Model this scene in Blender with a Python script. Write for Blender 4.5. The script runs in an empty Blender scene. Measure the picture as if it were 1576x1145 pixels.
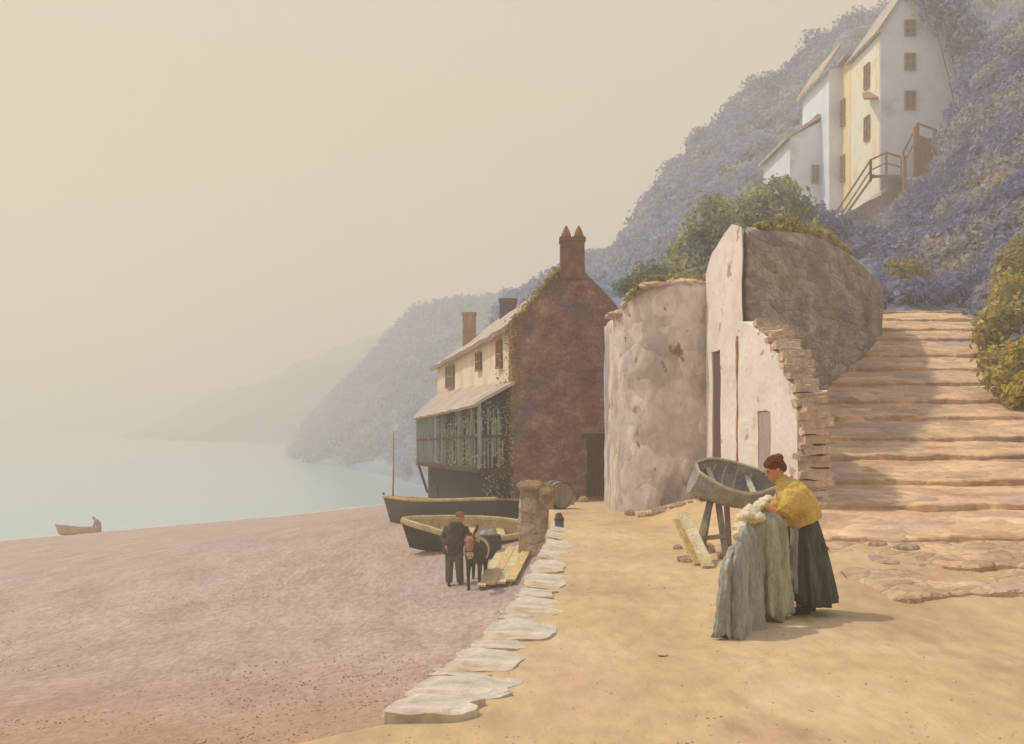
import bpy, bmesh, math, random
import numpy as np
from mathutils import Vector, Matrix, noise as mn

random.seed(7); rng = np.random.default_rng(11)
scene = bpy.context.scene
COL = scene.collection
R = math.radians
F, CX, HY, ZC = 1902.0, 788.0, 640.0, 1.97      # focal length in photo pixels, principal column, horizon row, eye height


def P(px, py, Y):
    return Vector(((px - CX) / F * Y, Y, ZC - (py - HY) / F * Y))


def lerp(a, b, t): return a + (b - a) * t
def sstep(a, b, x):
    t = min(1, max(0, (x - a) / (b - a))); return t * t * (3 - 2 * t)


def fbm(x, y, z, s, o=4):
    return mn.fractal(Vector((x * s, y * s, z * s)), 0.9, 2.1, o)


# ------------------------------------------------------------------ materials
def lin(c):
    return tuple(((v / 255 / 12.92) if v / 255 <= .04045 else ((v / 255 + .055) / 1.055) ** 2.4) for v in c) + (1,)


def pm(name, cols, s=1.5, rough=.92, bump=.3, bs=8, stretch=(1, 1, 1), stain=None, spec=.15, cells=None, fine=.22, leaf=False, patch=None):
    m = bpy.data.materials.new(name); m.use_nodes = True
    nt = m.node_tree; N = nt.nodes; L = nt.links
    b = N['Principled BSDF']; b.inputs['Roughness'].default_value = rough
    b.inputs['Specular IOR Level'].default_value = spec
    tc = N.new('ShaderNodeTexCoord'); mp = N.new('ShaderNodeMapping')
    mp.inputs['Scale'].default_value = stretch
    L.new(tc.outputs['Object'], mp.inputs['Vector']); V = mp.outputs['Vector']
    n = N.new('ShaderNodeTexNoise'); n.inputs['Scale'].default_value = s
    n.inputs['Detail'].default_value = 9; n.inputs['Roughness'].default_value = .62
    L.new(V, n.inputs['Vector'])
    r = N.new('ShaderNodeValToRGB'); el = r.color_ramp.elements
    k = len(cols)
    for i, c in enumerate(cols):
        p = .5 if k == 1 else .33 + .34 * i / (k - 1)
        if i < 2: e = el[i]; e.position = p
        else: e = el.new(p)
        e.color = lin(c)
    if k == 1: el[1].color = lin(cols[0]); el[1].position = 1; el[0].position = 0
    L.new(n.outputs['Fac'], r.inputs['Fac']); out = r.outputs['Color']
    if stain:
        for sc_, ss, lo, hi in stain:
            n2 = N.new('ShaderNodeTexNoise'); n2.inputs['Scale'].default_value = ss; n2.inputs['Detail'].default_value = 6
            n2.inputs['Roughness'].default_value = .6; L.new(V, n2.inputs['Vector'])
            q = N.new('ShaderNodeMapRange'); q.inputs[1].default_value = lo; q.inputs[2].default_value = hi
            L.new(n2.outputs['Fac'], q.inputs[0])
            mx = N.new('ShaderNodeMix'); mx.data_type = 'RGBA'
            L.new(q.outputs[0], mx.inputs[0]); L.new(out, mx.inputs[6]); mx.inputs[7].default_value = lin(sc_)
            out = mx.outputs[2]
    if fine:
        n3 = N.new('ShaderNodeTexNoise'); n3.inputs['Scale'].default_value = s * 9; n3.inputs['Detail'].default_value = 4
        L.new(V, n3.inputs['Vector'])
        q = N.new('ShaderNodeMapRange'); q.inputs[1].default_value = .3; q.inputs[2].default_value = .7
        q.inputs[3].default_value = 1 - fine; q.inputs[4].default_value = 1 + fine
        L.new(n3.outputs['Fac'], q.inputs[0])
        mx = N.new('ShaderNodeVectorMath'); mx.operation = 'SCALE'
        L.new(out, mx.inputs[0]); L.new(q.outputs[0], mx.inputs['Scale']); out = mx.outputs[0]
    if cells:
        w = N.new('ShaderNodeMapping'); w.inputs['Scale'].default_value = cells[2] if len(cells) > 2 else (1, 1, 1.8)
        nn = N.new('ShaderNodeVectorMath'); nn.operation = 'MULTIPLY_ADD'
        n4 = N.new('ShaderNodeTexNoise'); n4.inputs['Scale'].default_value = cells[0] * .8
        L.new(V, n4.inputs['Vector']); L.new(n4.outputs['Color'], nn.inputs[0])
        nn.inputs[1].default_value = (.7 / cells[0],) * 3; L.new(V, nn.inputs[2]); L.new(nn.outputs[0], w.inputs['Vector'])
        vc = N.new('ShaderNodeTexVoronoi'); vc.inputs['Scale'].default_value = cells[0]; L.new(w.outputs[0], vc.inputs['Vector'])
        sr_ = N.new('ShaderNodeSeparateColor'); L.new(vc.outputs['Color'], sr_.inputs[0])
        q = N.new('ShaderNodeMapRange'); q.inputs[3].default_value = .80; q.inputs[4].default_value = 1.18; L.new(sr_.outputs[0], q.inputs[0])
        mx = N.new('ShaderNodeVectorMath'); mx.operation = 'SCALE'; L.new(out, mx.inputs[0]); L.new(q.outputs[0], mx.inputs['Scale']); out = mx.outputs[0]
    if patch:
        sp_ = N.new('ShaderNodeSeparateXYZ'); L.new(tc.outputs['Object'], sp_.inputs[0])
        n5 = N.new('ShaderNodeTexNoise'); n5.inputs['Scale'].default_value = .5; n5.inputs['Detail'].default_value = 6; L.new(V, n5.inputs['Vector'])
        ma = N.new('ShaderNodeMath'); ma.operation = 'MULTIPLY_ADD'; ma.inputs[1].default_value = 9; L.new(n5.outputs['Fac'], ma.inputs[0]); L.new(sp_.outputs['Y'], ma.inputs[2])
        q = N.new('ShaderNodeMapRange'); q.inputs[1].default_value = patch[1]; q.inputs[2].default_value = patch[2]; q.inputs[3].default_value = .85; q.inputs[4].default_value = 0
        L.new(ma.outputs[0], q.inputs[0])
        mx = N.new('ShaderNodeMix'); mx.data_type = 'RGBA'; L.new(q.outputs[0], mx.inputs[0]); L.new(out, mx.inputs[6]); mx.inputs[7].default_value = lin(patch[0]); out = mx.outputs[2]
    L.new(out, b.inputs['Base Color'])
    if leaf:
        tl = N.new('ShaderNodeBsdfTranslucent'); ms = N.new('ShaderNodeMixShader'); ms.inputs[0].default_value = .42
        L.new(out, tl.inputs['Color']); L.new(b.outputs[0], ms.inputs[1]); L.new(tl.outputs[0], ms.inputs[2])
        L.new(ms.outputs[0], N['Material Output'].inputs['Surface'])
    h = N.new('ShaderNodeTexNoise'); h.inputs['Scale'].default_value = bs; h.inputs['Detail'].default_value = 7
    L.new(V, h.inputs['Vector']); hh = h.outputs['Fac']
    if cells:
        v = N.new('ShaderNodeTexVoronoi'); v.feature = 'DISTANCE_TO_EDGE'; v.inputs['Scale'].default_value = cells[0]
        L.new(w.outputs[0], v.inputs['Vector'])
        q = N.new('ShaderNodeMapRange'); q.inputs[1].default_value = 0; q.inputs[2].default_value = .12
        L.new(v.outputs['Distance'], q.inputs[0])
        ad = N.new('ShaderNodeMath'); ad.operation = 'MULTIPLY_ADD'; ad.inputs[1].default_value = cells[1]
        L.new(q.outputs[0], ad.inputs[0]); L.new(hh, ad.inputs[2]); hh = ad.outputs[0]
    if bump:
        bp = N.new('ShaderNodeBump'); bp.inputs['Strength'].default_value = bump; bp.inputs['Distance'].default_value = .05
        L.new(hh, bp.inputs['Height']); L.new(bp.outputs['Normal'], b.inputs['Normal'])
    return m


M = dict(
    beach=pm('beach_shingle', [(156, 137, 124), (168, 149, 136), (180, 162, 148)], s=.9, bump=.9, bs=12, fine=.2, stretch=(1, .4, 1), patch=((164, 122, 82), 13, 26),
             stain=[((166, 140, 120), .3, .54, .74), ((162, 148, 148), .16, .52, .70)]),
    sand=pm('path_sand', [(172, 146, 110), (190, 164, 122), (202, 180, 142)], s=.6, bump=.6, bs=6, fine=.1, stretch=(1, .45, 1),
            stain=[((190, 160, 128), .35, .5, .66), ((168, 136, 106), .9, .57, .7)]),
    step=pm('step_stone', [(180, 146, 114), (202, 168, 130), (214, 182, 144)], s=.9, bump=.7, bs=7, fine=.14, cells=(2.4, .25, (1, 1.2, 1)),
            stain=[((172, 144, 138), .5, .52, .68)]),
    apron_stone=pm('apron_cobble', [(168, 138, 112), (188, 158, 124), (200, 172, 136)], s=1.2, bump=.8, bs=7, fine=.16, cells=(3.2, .5, (1, 1.2, 1)), stain=[((152, 134, 138), .7, .52, .66)]),
    kerb=pm('pale_stone', [(168, 158, 142), (196, 184, 164), (214, 204, 186)], s=1.8, bump=.6, bs=9, fine=.12, stain=[((176, 154, 120), 1.1, .52, .66), ((150, 144, 148), 2.2, .6, .7)]),
    wallstone=pm('quay_wall_stone', [(146, 132, 112), (180, 164, 140), (202, 188, 162)], s=1.2, bump=.8, cells=(2.2, .8)),
    gable=pm('red_rubble', [(102, 68, 62), (132, 94, 86), (160, 128, 116)], s=1.3, bump=.9, bs=6, fine=.3,
             stain=[((106, 92, 104), .6, .52, .64), ((146, 124, 102), .5, .55, .67)], cells=(2.6, .35)),
    limewash=pm('lime_wash', [(204, 190, 162), (220, 208, 184), (228, 218, 196)], s=.9, bump=.25, bs=6, fine=.05,
                stain=[((190, 172, 138), .8, .55, .75)]),
    whitewash=pm('white_wash', [(206, 196, 190), (222, 212, 206), (230, 222, 214)], s=.8, stretch=(.6, .6, 1.4), bump=.25, bs=6, fine=.04,
                 stain=[((192, 172, 166), .55, .54, .75), ((178, 150, 132), 1.4, .62, .66), ((164, 146, 138), 4, .67, .71)]),
    render=pm('grey_render', [(172, 160, 152), (202, 191, 183), (220, 210, 200)], s=.7, bump=.55, bs=5, fine=.14,
              stain=[((146, 130, 114), .6, .52, .66), ((150, 148, 160), .5, .53, .68), ((134, 112, 94), 1.5, .60, .64), ((122, 108, 98), 3.5, .66, .69)], cells=(2.2, .15), stretch=(1, 1, .6)),
    brownwall=pm('brown_rubble', [(134, 114, 102), (164, 144, 130), (188, 170, 154)], s=.7, bump=.9, bs=5, fine=.22, stretch=(.55, .55, 1.7),
                 stain=[((140, 128, 128), .5, .52, .64), ((134, 124, 90), .42, .56, .68)], cells=(1.6, .4)),
    quoin=pm('quoin_stone', [(160, 138, 120), (188, 166, 144), (206, 188, 166)], s=2.2, bump=.7, bs=9, fine=.2),
    roof=pm('lichen_slate', [(150, 138, 132), (176, 162, 152), (194, 180, 168)], s=.9, bump=.5, bs=6, stretch=(1, 1, 1), fine=.15,
            stain=[((178, 160, 108), .6, .58, .72)]),
    brick=pm('chimney_brick', [(88, 62, 56), (116, 84, 72), (142, 108, 90)], s=3, bump=.7, bs=10, fine=.25),
    brickpale=pm('pale_brick', [(140, 106, 84), (160, 126, 102), (174, 142, 116)], s=3, bump=.6, bs=10),
    slate=pm('violet_slate', [(96, 78, 92), (112, 92, 104)], s=3),
    pot=pm('terracotta', [(126, 84, 58), (152, 104, 72)], s=5),
    darkwood=pm('dark_timber', [(44, 38, 34), (66, 56, 46), (80, 66, 52)], s=3, stretch=(3, 3, .5), bump=.5),
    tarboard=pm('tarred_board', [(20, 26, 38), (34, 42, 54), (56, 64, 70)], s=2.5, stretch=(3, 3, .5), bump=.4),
    greenslat=pm('green_grey_slat', [(112, 136, 138), (146, 166, 162), (184, 190, 172)], s=3, stretch=(4, 4, .6), bump=.3, fine=.3),
    hullblack=pm('tarred_hull', [(14, 14, 24), (24, 24, 36), (40, 40, 50)], s=2.2, rough=.6, bump=.25, stretch=(1, 4, 4), spec=.35),
    hullgrey=pm('grey_hull', [(118, 116, 120), (142, 138, 138), (164, 158, 152)], s=4, bump=.3, fine=.2),
    tan=pm('tan_gunwale', [(150, 124, 84), (178, 150, 104), (192, 168, 122)], s=4, bump=.3),
    yellow=pm('ochre_paint', [(180, 162, 118), (202, 186, 144), (214, 202, 168)], s=3, bump=.25),
    plank=pm('fresh_plank', [(184, 156, 108), (204, 178, 130), (216, 194, 152)], s=3, stretch=(6, .6, 6), bump=.3, fine=.15),
    timber=pm('weathered_timber', [(126, 92, 70), (152, 116, 90), (172, 138, 110)], s=4, stretch=(3, 3, .6), bump=.4),
    glass=pm('dim_pane', [(62, 58, 64), (84, 78, 82)], s=3, rough=.25, bump=0, spec=.5),
    dimpane=pm('brown_pane', [(84, 58, 52), (108, 76, 66)], s=3, rough=.4, bump=0, spec=.4),
    paleframe=pm('pale_frame', [(190, 176, 160)], s=3, bump=0),
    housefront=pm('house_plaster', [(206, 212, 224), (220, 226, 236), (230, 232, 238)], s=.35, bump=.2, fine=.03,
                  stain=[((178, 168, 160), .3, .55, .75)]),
    housegold=pm('house_cream', [(222, 196, 140), (230, 210, 164), (234, 220, 184)], s=.4, bump=.2, fine=.03),
    ivy=pm('ivy_leaf', [(104, 98, 62), (150, 138, 84), (196, 180, 118)], s=2.2, bump=0, fine=.3, leaf=True),
    bushgold=pm('gorse_leaf', [(132, 124, 74), (184, 168, 90), (222, 204, 112)], s=1.1, bump=0, fine=.3, leaf=True),
    bushgreen=pm('shrub_leaf', [(100, 122, 120), (138, 150, 128), (204, 192, 126)], s=.8, bump=0, fine=.3, leaf=True),
    headwood=pm('hazed_headland_leaf', [(100, 142, 186), (122, 160, 200), (162, 180, 184)], s=.05, bump=0, fine=.15, leaf=True),  # leaf colour carries the blue of the hazy air
    farland=pm('hazed_far_turf', [(60, 92, 126), (80, 110, 136), (104, 124, 130)], s=.02, bump=0, fine=.1),  # blue of distance haze put into the turf colour
    wood=pm('hazed_wood_leaf', [(116, 136, 172), (142, 156, 186), (186, 182, 172)], s=.12, bump=0, fine=.25, leaf=True),  # atmospheric blue put into the leaf colour
    cliffwood=pm('hazed_cliff_leaf', [(98, 108, 148), (130, 136, 170), (190, 180, 158)], s=.25, bump=0, fine=.3, leaf=True),  # violet-blue air tone put into the scrub leaves
    hill=pm('hazed_hill_turf', [(88, 98, 122), (108, 116, 136), (140, 140, 138)], s=.12, bump=.6, bs=1.2, fine=.2),  # air blue and the woods' average shade put into the turf
    headland=pm('hazed_headland_turf', [(98, 130, 164), (116, 146, 176), (144, 160, 166)], s=.03, bump=.6, bs=.3, fine=.2),  # haze blue mixed into the turf colour itself
    bark=pm('bark', [(70, 58, 50), (92, 78, 66)], s=4),
    stone=pm('loose_stone', [(128, 106, 92), (158, 134, 114), (184, 162, 136)], s=3, bump=.6, fine=.25),
    basket=pm('sacking', [(112, 94, 70), (142, 122, 94), (176, 156, 122)], s=3.5, bump=.8, bs=14, fine=.3),
    barrelwood=pm('barrel_oak', [(108, 98, 92), (134, 122, 112), (154, 142, 128)], s=3, stretch=(4, 4, .7), bump=.5),
    iron=pm('iron', [(62, 58, 60), (84, 78, 76)], s=6, rough=.6),
    bluepaint=pm('blue_grey_paint', [(78, 78, 100), (112, 110, 128)], s=5),
    skin=pm('skin', [(180, 124, 88), (196, 140, 102)], s=8, bump=.05, fine=.05, spec=.3),
    hair=pm('auburn_hair', [(74, 36, 22), (106, 54, 32), (136, 78, 48)], s=14, stretch=(1, 1, 3), bump=.6, bs=40),
    shawl=pm('ochre_shawl', [(178, 144, 68), (198, 166, 88), (212, 184, 116)], s=5, bump=.4, bs=30, fine=.12),
    skirt=pm('dark_skirt', [(50, 48, 46), (72, 69, 63), (100, 95, 86)], s=4, stretch=(3, 3, .25), bump=.3, bs=14),
    apron=pm('grey_apron', [(128, 124, 116), (152, 146, 134)], s=5, stretch=(3, 3, .3), bump=.3),
    boot=pm('boot_leather', [(40, 34, 32), (54, 46, 42)], s=8, rough=.6),
    clothgreen=pm('sage_cloth', [(124, 124, 104), (158, 154, 130), (190, 184, 158)], s=3, stretch=(2.5, 2.5, .45), bump=.5, bs=12, fine=.2),
    clothgrey=pm('blue_grey_cloth', [(126, 128, 120), (154, 152, 142), (182, 178, 164)], s=3, stretch=(2.5, 2.5, .35), bump=.5, bs=12, fine=.2),
    clothpale=pm('cream_cloth', [(204, 190, 156), (218, 206, 176)], s=6, bump=.4, bs=16),
    coat=pm('dark_coat', [(48, 44, 42), (66, 62, 56), (96, 92, 80)], s=6, bump=.4, bs=20),
    trousers=pm('grey_trousers', [(82, 80, 66), (106, 102, 84)], s=6, bump=.3, bs=20),
    cap=pm('brown_cap', [(110, 76, 36), (136, 98, 50)], s=9),
    donkey=pm('donkey_hide', [(46, 38, 36), (62, 52, 48), (76, 64, 58)], s=5, bump=.3, bs=30),
    donkeyface=pm('donkey_face', [(126, 86, 64), (150, 108, 84), (162, 124, 100)], s=6, bump=.2, bs=30),
    muzzle=pm('donkey_muzzle', [(190, 164, 148)], s=6, bump=.1),
    smallboat=pm('varnished_boat', [(150, 108, 74), (176, 136, 98), (196, 166, 128)], s=2, bump=.2),
    rust=pm('rust_jersey', [(150, 104, 84), (168, 122, 100)], s=5),
    tub=pm('dark_tub', [(50, 46, 58), (66, 60, 70), (84, 78, 84)], s=4, bump=.4),
)


# ------------------------------------------------------------------ mesh helpers
class MB:
    def __init__(self): self.v = []; self.f = []; self.mi = []; self.m = 0
    def add(self, vs, fs):
        o = len(self.v); self.v += [tuple(v) for v in vs]; self.f += [tuple(i + o for i in f) for f in fs]
        self.mi += [self.m] * len(fs); return self
    def box(self, c, s, rz=0, rx=0, ry=0):
        m = Matrix.Translation(c) @ Matrix.Rotation(rz, 4, 'Z') @ Matrix.Rotation(ry, 4, 'Y') @ Matrix.Rotation(rx, 4, 'X')
        vs = [m @ Vector((x * s[0] / 2, y * s[1] / 2, z * s[2] / 2)) for x in (-1, 1) for y in (-1, 1) for z in (-1, 1)]
        return self.add(vs, [(0, 1, 3, 2), (4, 6, 7, 5), (0, 4, 5, 1), (2, 3, 7, 6), (0, 2, 6, 4), (1, 5, 7, 3)])
    def hexa(self, b, t):
        k = len(b)
        fs = [tuple(reversed(range(k))), tuple(range(k, 2 * k))] + [(i, (i + 1) % k, k + (i + 1) % k, k + i) for i in range(k)]
        return self.add(list(b) + list(t), fs)
    def beam(self, a, b, w, h=None):
        a, b = Vector(a), Vector(b); h = h or w; d = (b - a).normalized()
        s = d.cross(Vector((0, 0, 1)))
        s = s.normalized() if s.length > 1e-3 else Vector((1, 0, 0))
        u = s.cross(d).normalized()
        q = [s * x * w / 2 + u * y * h / 2 for x, y in ((-1, -1), (1, -1), (1, 1), (-1, 1))]
        return self.hexa([a + k for k in q], [b + k for k in q])
    def tube(self, pts, rad, n=10, sq=1.0):
        pts = [Vector(p) for p in pts]; k = len(pts)
        if not hasattr(rad, '__len__'): rad = [rad] * k
        vs = []; fs = []; prev = None
        for i, p in enumerate(pts):
            d = (pts[min(i + 1, k - 1)] - pts[max(i - 1, 0)]).normalized()
            s = prev if prev is not None else (Vector((0, 1, 0)) if abs(d.y) < .9 else Vector((1, 0, 0)))
            s = (s - d * s.dot(d)).normalized(); prev = s; u = d.cross(s)
            r = rad[i]; rx, ry = r if hasattr(r, '__len__') else (r, r)
            for j in range(n):
                a = 2 * math.pi * j / n; vs.append(p + u * math.cos(a) * rx + s * math.sin(a) * ry)
        for i in range(k - 1):
            for j in range(n):
                fs.append((i * n + j, i * n + (j + 1) % n, (i + 1) * n + (j + 1) % n, (i + 1) * n + j))
        fs.append(tuple(reversed(range(n)))); fs.append(tuple(range((k - 1) * n, k * n)))
        return self.add(vs, fs)
    def ball(self, c, r, nu=14, nv=9, rot=None):
        c = Vector(c); r = r if hasattr(r, '__len__') else (r, r, r)
        vs = []; fs = []
        for i in range(1, nv):
            t = math.pi * i / nv
            for j in range(nu):
                a = 2 * math.pi * j / nu
                q = Vector((r[0] * math.sin(t) * math.cos(a), r[1] * math.sin(t) * math.sin(a), r[2] * math.cos(t)))
                if rot: q = rot @ q
                vs.append(c + q)
        top = Vector((0, 0, r[2])); bot = -top
        if rot: top = rot @ top; bot = rot @ bot
        vs += [c + top, c + bot]; T = len(vs) - 2
        for i in range(nv - 2):
            for j in range(nu):
                fs.append((i * nu + j, (i + 1) * nu + j, (i + 1) * nu + (j + 1) % nu, i * nu + (j + 1) % nu))
        for j in range(nu):
            fs.append((T, j, (j + 1) % nu)); fs.append((T + 1, (nv - 2) * nu + (j + 1) % nu, (nv - 2) * nu + j))
        return self.add(vs, fs)
    def grid(self, rows):
        nu = len(rows[0]); vs = [p for r in rows for p in r]; fs = []
        for i in range(len(rows) - 1):
            for j in range(nu - 1):
                fs.append((i * nu + j, i * nu + j + 1, (i + 1) * nu + j + 1, (i + 1) * nu + j))
        return self.add(vs, fs)
    def build(self, name, mat, parent=None, smooth=False, local=False, mats=None):
        off = Vector((0, 0, 0))
        if parent is not None and not local:
            p = parent
            while p is not None: off += p.location; p = p.parent
        me = bpy.data.meshes.new(name)
        if off.length: me.from_pydata([(x - off.x, y - off.y, z - off.z) for x, y, z in self.v], [], self.f)
        else: me.from_pydata(self.v, [], self.f)
        for mm in (mats or [mat]): me.materials.append(mm)
        if mats: me.polygons.foreach_set('material_index', self.mi)
        if smooth: me.polygons.foreach_set('use_smooth', [True] * len(me.polygons))
        me.validate(); me.update()
        o = bpy.data.objects.new(name, me); COL.objects.link(o); o.parent = parent
        return o


def tag(o, label=None, cat=None, group=None, kind=None):
    if label: o['label'] = label
    if cat: o['category'] = cat
    if group: o['group'] = group
    if kind: o['kind'] = kind
    return o


def thing(name, label, cat, loc, group=None):
    o = bpy.data.objects.new(name, None); COL.objects.link(o); o.location = Vector(loc); o.empty_display_size = .1
    return tag(o, label, cat, group)


def tagc(o, loc, *a, **k):
    """shift a world-built single-mesh thing so that its origin stands at loc"""
    loc = Vector(loc); o.data.transform(Matrix.Translation(-loc)); o.location = loc
    return tag(o, *a, **k)


def roughen(o, maxlen, amp, scale, smooth=False, it=7, zamp=1.0):
    bm = bmesh.new(); bm.from_mesh(o.data)
    bmesh.ops.remove_doubles(bm, verts=bm.verts, dist=1e-4)
    for _ in range(it):
        es = [e for e in bm.edges if e.calc_length() > maxlen]
        if not es or len(bm.verts) > 60000: break
        bmesh.ops.subdivide_edges(bm, edges=es, cuts=1, use_grid_fill=True)
    bmesh.ops.triangulate(bm, faces=[f for f in bm.faces if len(f.verts) > 4])
    off = Vector((hash(o.name) % 97, 3.1, 7.7))
    for v in bm.verts:
        q = v.co * scale + off
        d = mn.noise_vector(q) + mn.noise_vector(q * 2.7) * .45
        d.z *= zamp
        v.co += d * amp
    bmesh.ops.recalc_face_normals(bm, faces=bm.faces)
    bm.to_mesh(o.data); bm.free()
    o.data.polygons.foreach_set('use_smooth', [smooth] * len(o.data.polygons)); o.data.update()
    return o


def cut(o, cutters):
    """subtract boxes (MB in world space) from o"""
    for mb in cutters:
        c = mb.build('cutter', None)
        bm = bmesh.new(); bm.from_mesh(c.data); bmesh.ops.recalc_face_normals(bm, faces=bm.faces); bm.to_mesh(c.data); bm.free()
        bm = bmesh.new(); bm.from_mesh(o.data); bmesh.ops.recalc_face_normals(bm, faces=bm.faces); bm.to_mesh(o.data); bm.free()
        md = o.modifiers.new('cut', 'BOOLEAN'); md.operation = 'DIFFERENCE'; md.object = c; md.solver = 'EXACT'
        bpy.context.view_layer.update()
        me = bpy.data.meshes.new_from_object(o.evaluated_get(bpy.context.evaluated_depsgraph_get()))
        o.modifiers.clear(); o.data = me
        bpy.data.objects.remove(c)
    return o


def remesh(o, vox, sm=4, smooth=True):
    md = o.modifiers.new('skin', 'REMESH'); md.mode = 'VOXEL'; md.voxel_size = vox; md.use_smooth_shade = smooth
    if sm:
        s = o.modifiers.new('smooth', 'SMOOTH'); s.iterations = sm; s.factor = .5
    return o


def leaf_mesh(name, centers, normals, size, mat, parent=None, kind=None, jit=.9, seed=0):
    """one leaf clump face (two triangles folded along the middle) per centre"""
    g = np.random.default_rng(seed); c = np.asarray(centers, float); n = len(c)
    sz = size * (.6 + .8 * g.random(n))[:, None] if np.isscalar(size) else np.asarray(size)[:, None]
    nr = np.asarray(normals, float) + g.normal(size=(n, 3)) * jit
    nr /= np.linalg.norm(nr, axis=1)[:, None] + 1e-9
    a = np.cross(nr, g.normal(size=(n, 3))); a /= np.linalg.norm(a, axis=1)[:, None] + 1e-9
    b = np.cross(nr, a)
    p = np.stack([c - a * sz, c + b * sz * .55 + nr * sz * .15, c + a * sz, c - b * sz * .55 + nr * sz * .15], 1).reshape(-1, 3)
    off = np.zeros(3)
    q = parent
    while q is not None: off += np.array(q.location); q = q.parent
    p -= off
    i = np.arange(n) * 4
    fs = np.concatenate([np.stack([i, i + 1, i + 2], 1), np.stack([i, i + 2, i + 3], 1)]).tolist()
    me = bpy.data.meshes.new(name); me.from_pydata(p.tolist(), [], fs); me.materials.append(mat); me.update()
    o = bpy.data.objects.new(name, me); COL.objects.link(o); o.parent = parent
    if kind: o['kind'] = kind
    return o


def crown_points(lobes, n, seed=0, shell=.55):
    g = np.random.default_rng(seed); C = []; Nn = []
    w = np.array([l[1][0] * l[1][2] + l[1][1] * l[1][2] for l in lobes]); w = w / w.sum()
    for (c, r), k in zip(lobes, (w * n).astype(int)):
        d = g.normal(size=(k, 3)); d /= np.linalg.norm(d, axis=1)[:, None]
        rad = (shell + (1 - shell) * g.random(k) ** .6)[:, None] * (1 + .18 * g.normal(size=(k, 1)))
        C.append(np.array(c) + d * rad * np.array(r)); Nn.append(d)
    return np.concatenate(C), np.concatenate(Nn)


# ------------------------------------------------------------------ camera, sky, sun
cam = bpy.data.cameras.new('camera'); co = bpy.data.objects.new('camera', cam); COL.objects.link(co)
co.location = (0, 0, ZC); co.rotation_euler = (R(90), 0, 0)
cam.sensor_width = 36; cam.lens = F / 1576 * 36; cam.shift_y = (HY - 572.5) / 1576; cam.clip_end = 6000; cam.clip_start = .1
scene.camera = co

SUN_AZ, SUN_EL = (-.92, .38), R(57)
w = bpy.data.worlds.new('World'); scene.world = w; w.use_nodes = True
nt = w.node_tree; N = nt.nodes; L = nt.links; bg = N['Background']
sky = N.new('ShaderNodeTexSky'); sky.sky_type = 'NISHITA'; sky.sun_disc = False
sky.sun_elevation = SUN_EL; sky.sun_rotation = math.atan2(SUN_AZ[0], SUN_AZ[1])
sky.air_density = 1.0; sky.dust_density = 4.0; sky.ozone_density = .8
SKY_STRENGTH = .12
# a high veil of warm cloud over the blue, thick towards the horizon
geo = N.new('ShaderNodeNewGeometry'); sp = N.new('ShaderNodeSeparateXYZ'); L.new(geo.outputs['Incoming'], sp.inputs[0])
mr = N.new('ShaderNodeMapRange'); mr.inputs[1].default_value = -.7; mr.inputs[2].default_value = -.25
mr.inputs[3].default_value = .05; mr.inputs[4].default_value = .95
L.new(sp.outputs['Z'], mr.inputs[0])
m0 = N.new('ShaderNodeMix'); m0.data_type = 'RGBA'; m0.inputs[0].default_value = .6; L.new(sky.outputs[0], m0.inputs[6]); m0.inputs[7].default_value = (5.2, 6.2, 9.2, 1)  # blue-white added overhead, out of view, to lift and cool shaded sides
mx = N.new('ShaderNodeMix'); mx.data_type = 'RGBA'; L.new(mr.outputs[0], mx.inputs[0]); L.new(m0.outputs[2], mx.inputs[6])
mx.inputs[7].default_value = (5.6, 4.8, 3.3, 1)
L.new(mx.outputs[2], bg.inputs['Color']); bg.inputs['Strength'].default_value = SKY_STRENGTH

sl = bpy.data.lights.new('sun', 'SUN'); sl.energy = 3.2; sl.angle = R(2); sl.color = (1, .90, .75)
so = bpy.data.objects.new('sun', sl); COL.objects.link(so)
sd = Vector((SUN_AZ[0] * math.cos(SUN_EL), SUN_AZ[1] * math.cos(SUN_EL), math.sin(SUN_EL)))
so.rotation_euler = sd.to_track_quat('Z', 'Y').to_euler(); so.location = sd * 40

vs = scene.view_settings; vs.view_transform = 'Standard'; vs.look = 'None'; vs.exposure = .07; vs.gamma = 1
scene.cycles.max_bounces = 6; scene.cycles.volume_bounces = 1; scene.cycles.use_denoising = True
scene.cycles.diffuse_bounces = 3

# ------------------------------------------------------------------ heights
WATER = -8.0


class TPS:
    def __init__(self, pts):
        p = np.array(pts, float); self.x = p[:, :2]; n = len(p)
        K = self.k(np.linalg.norm(self.x[:, None] - self.x[None], axis=2)) + np.eye(n) * .5
        A = np.zeros((n + 3, n + 3)); A[:n, :n] = K; A[:n, n] = 1; A[:n, n + 1:] = self.x
        A[n, :n] = 1; A[n + 1:, :n] = self.x.T
        self.c = np.linalg.solve(A, np.concatenate([p[:, 2], np.zeros(3)]))
    @staticmethod
    def k(r): return np.where(r > 1e-6, r * r * np.log(np.maximum(r, 1e-6)), 0) * .01
    def __call__(self, x, y):
        d = np.hypot(self.x[:, 0] - x, self.x[:, 1] - y); n = len(d)
        return float(self.k(d) @ self.c[:n] + self.c[n] + self.c[n + 1] * x + self.c[n + 2] * y)


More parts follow.
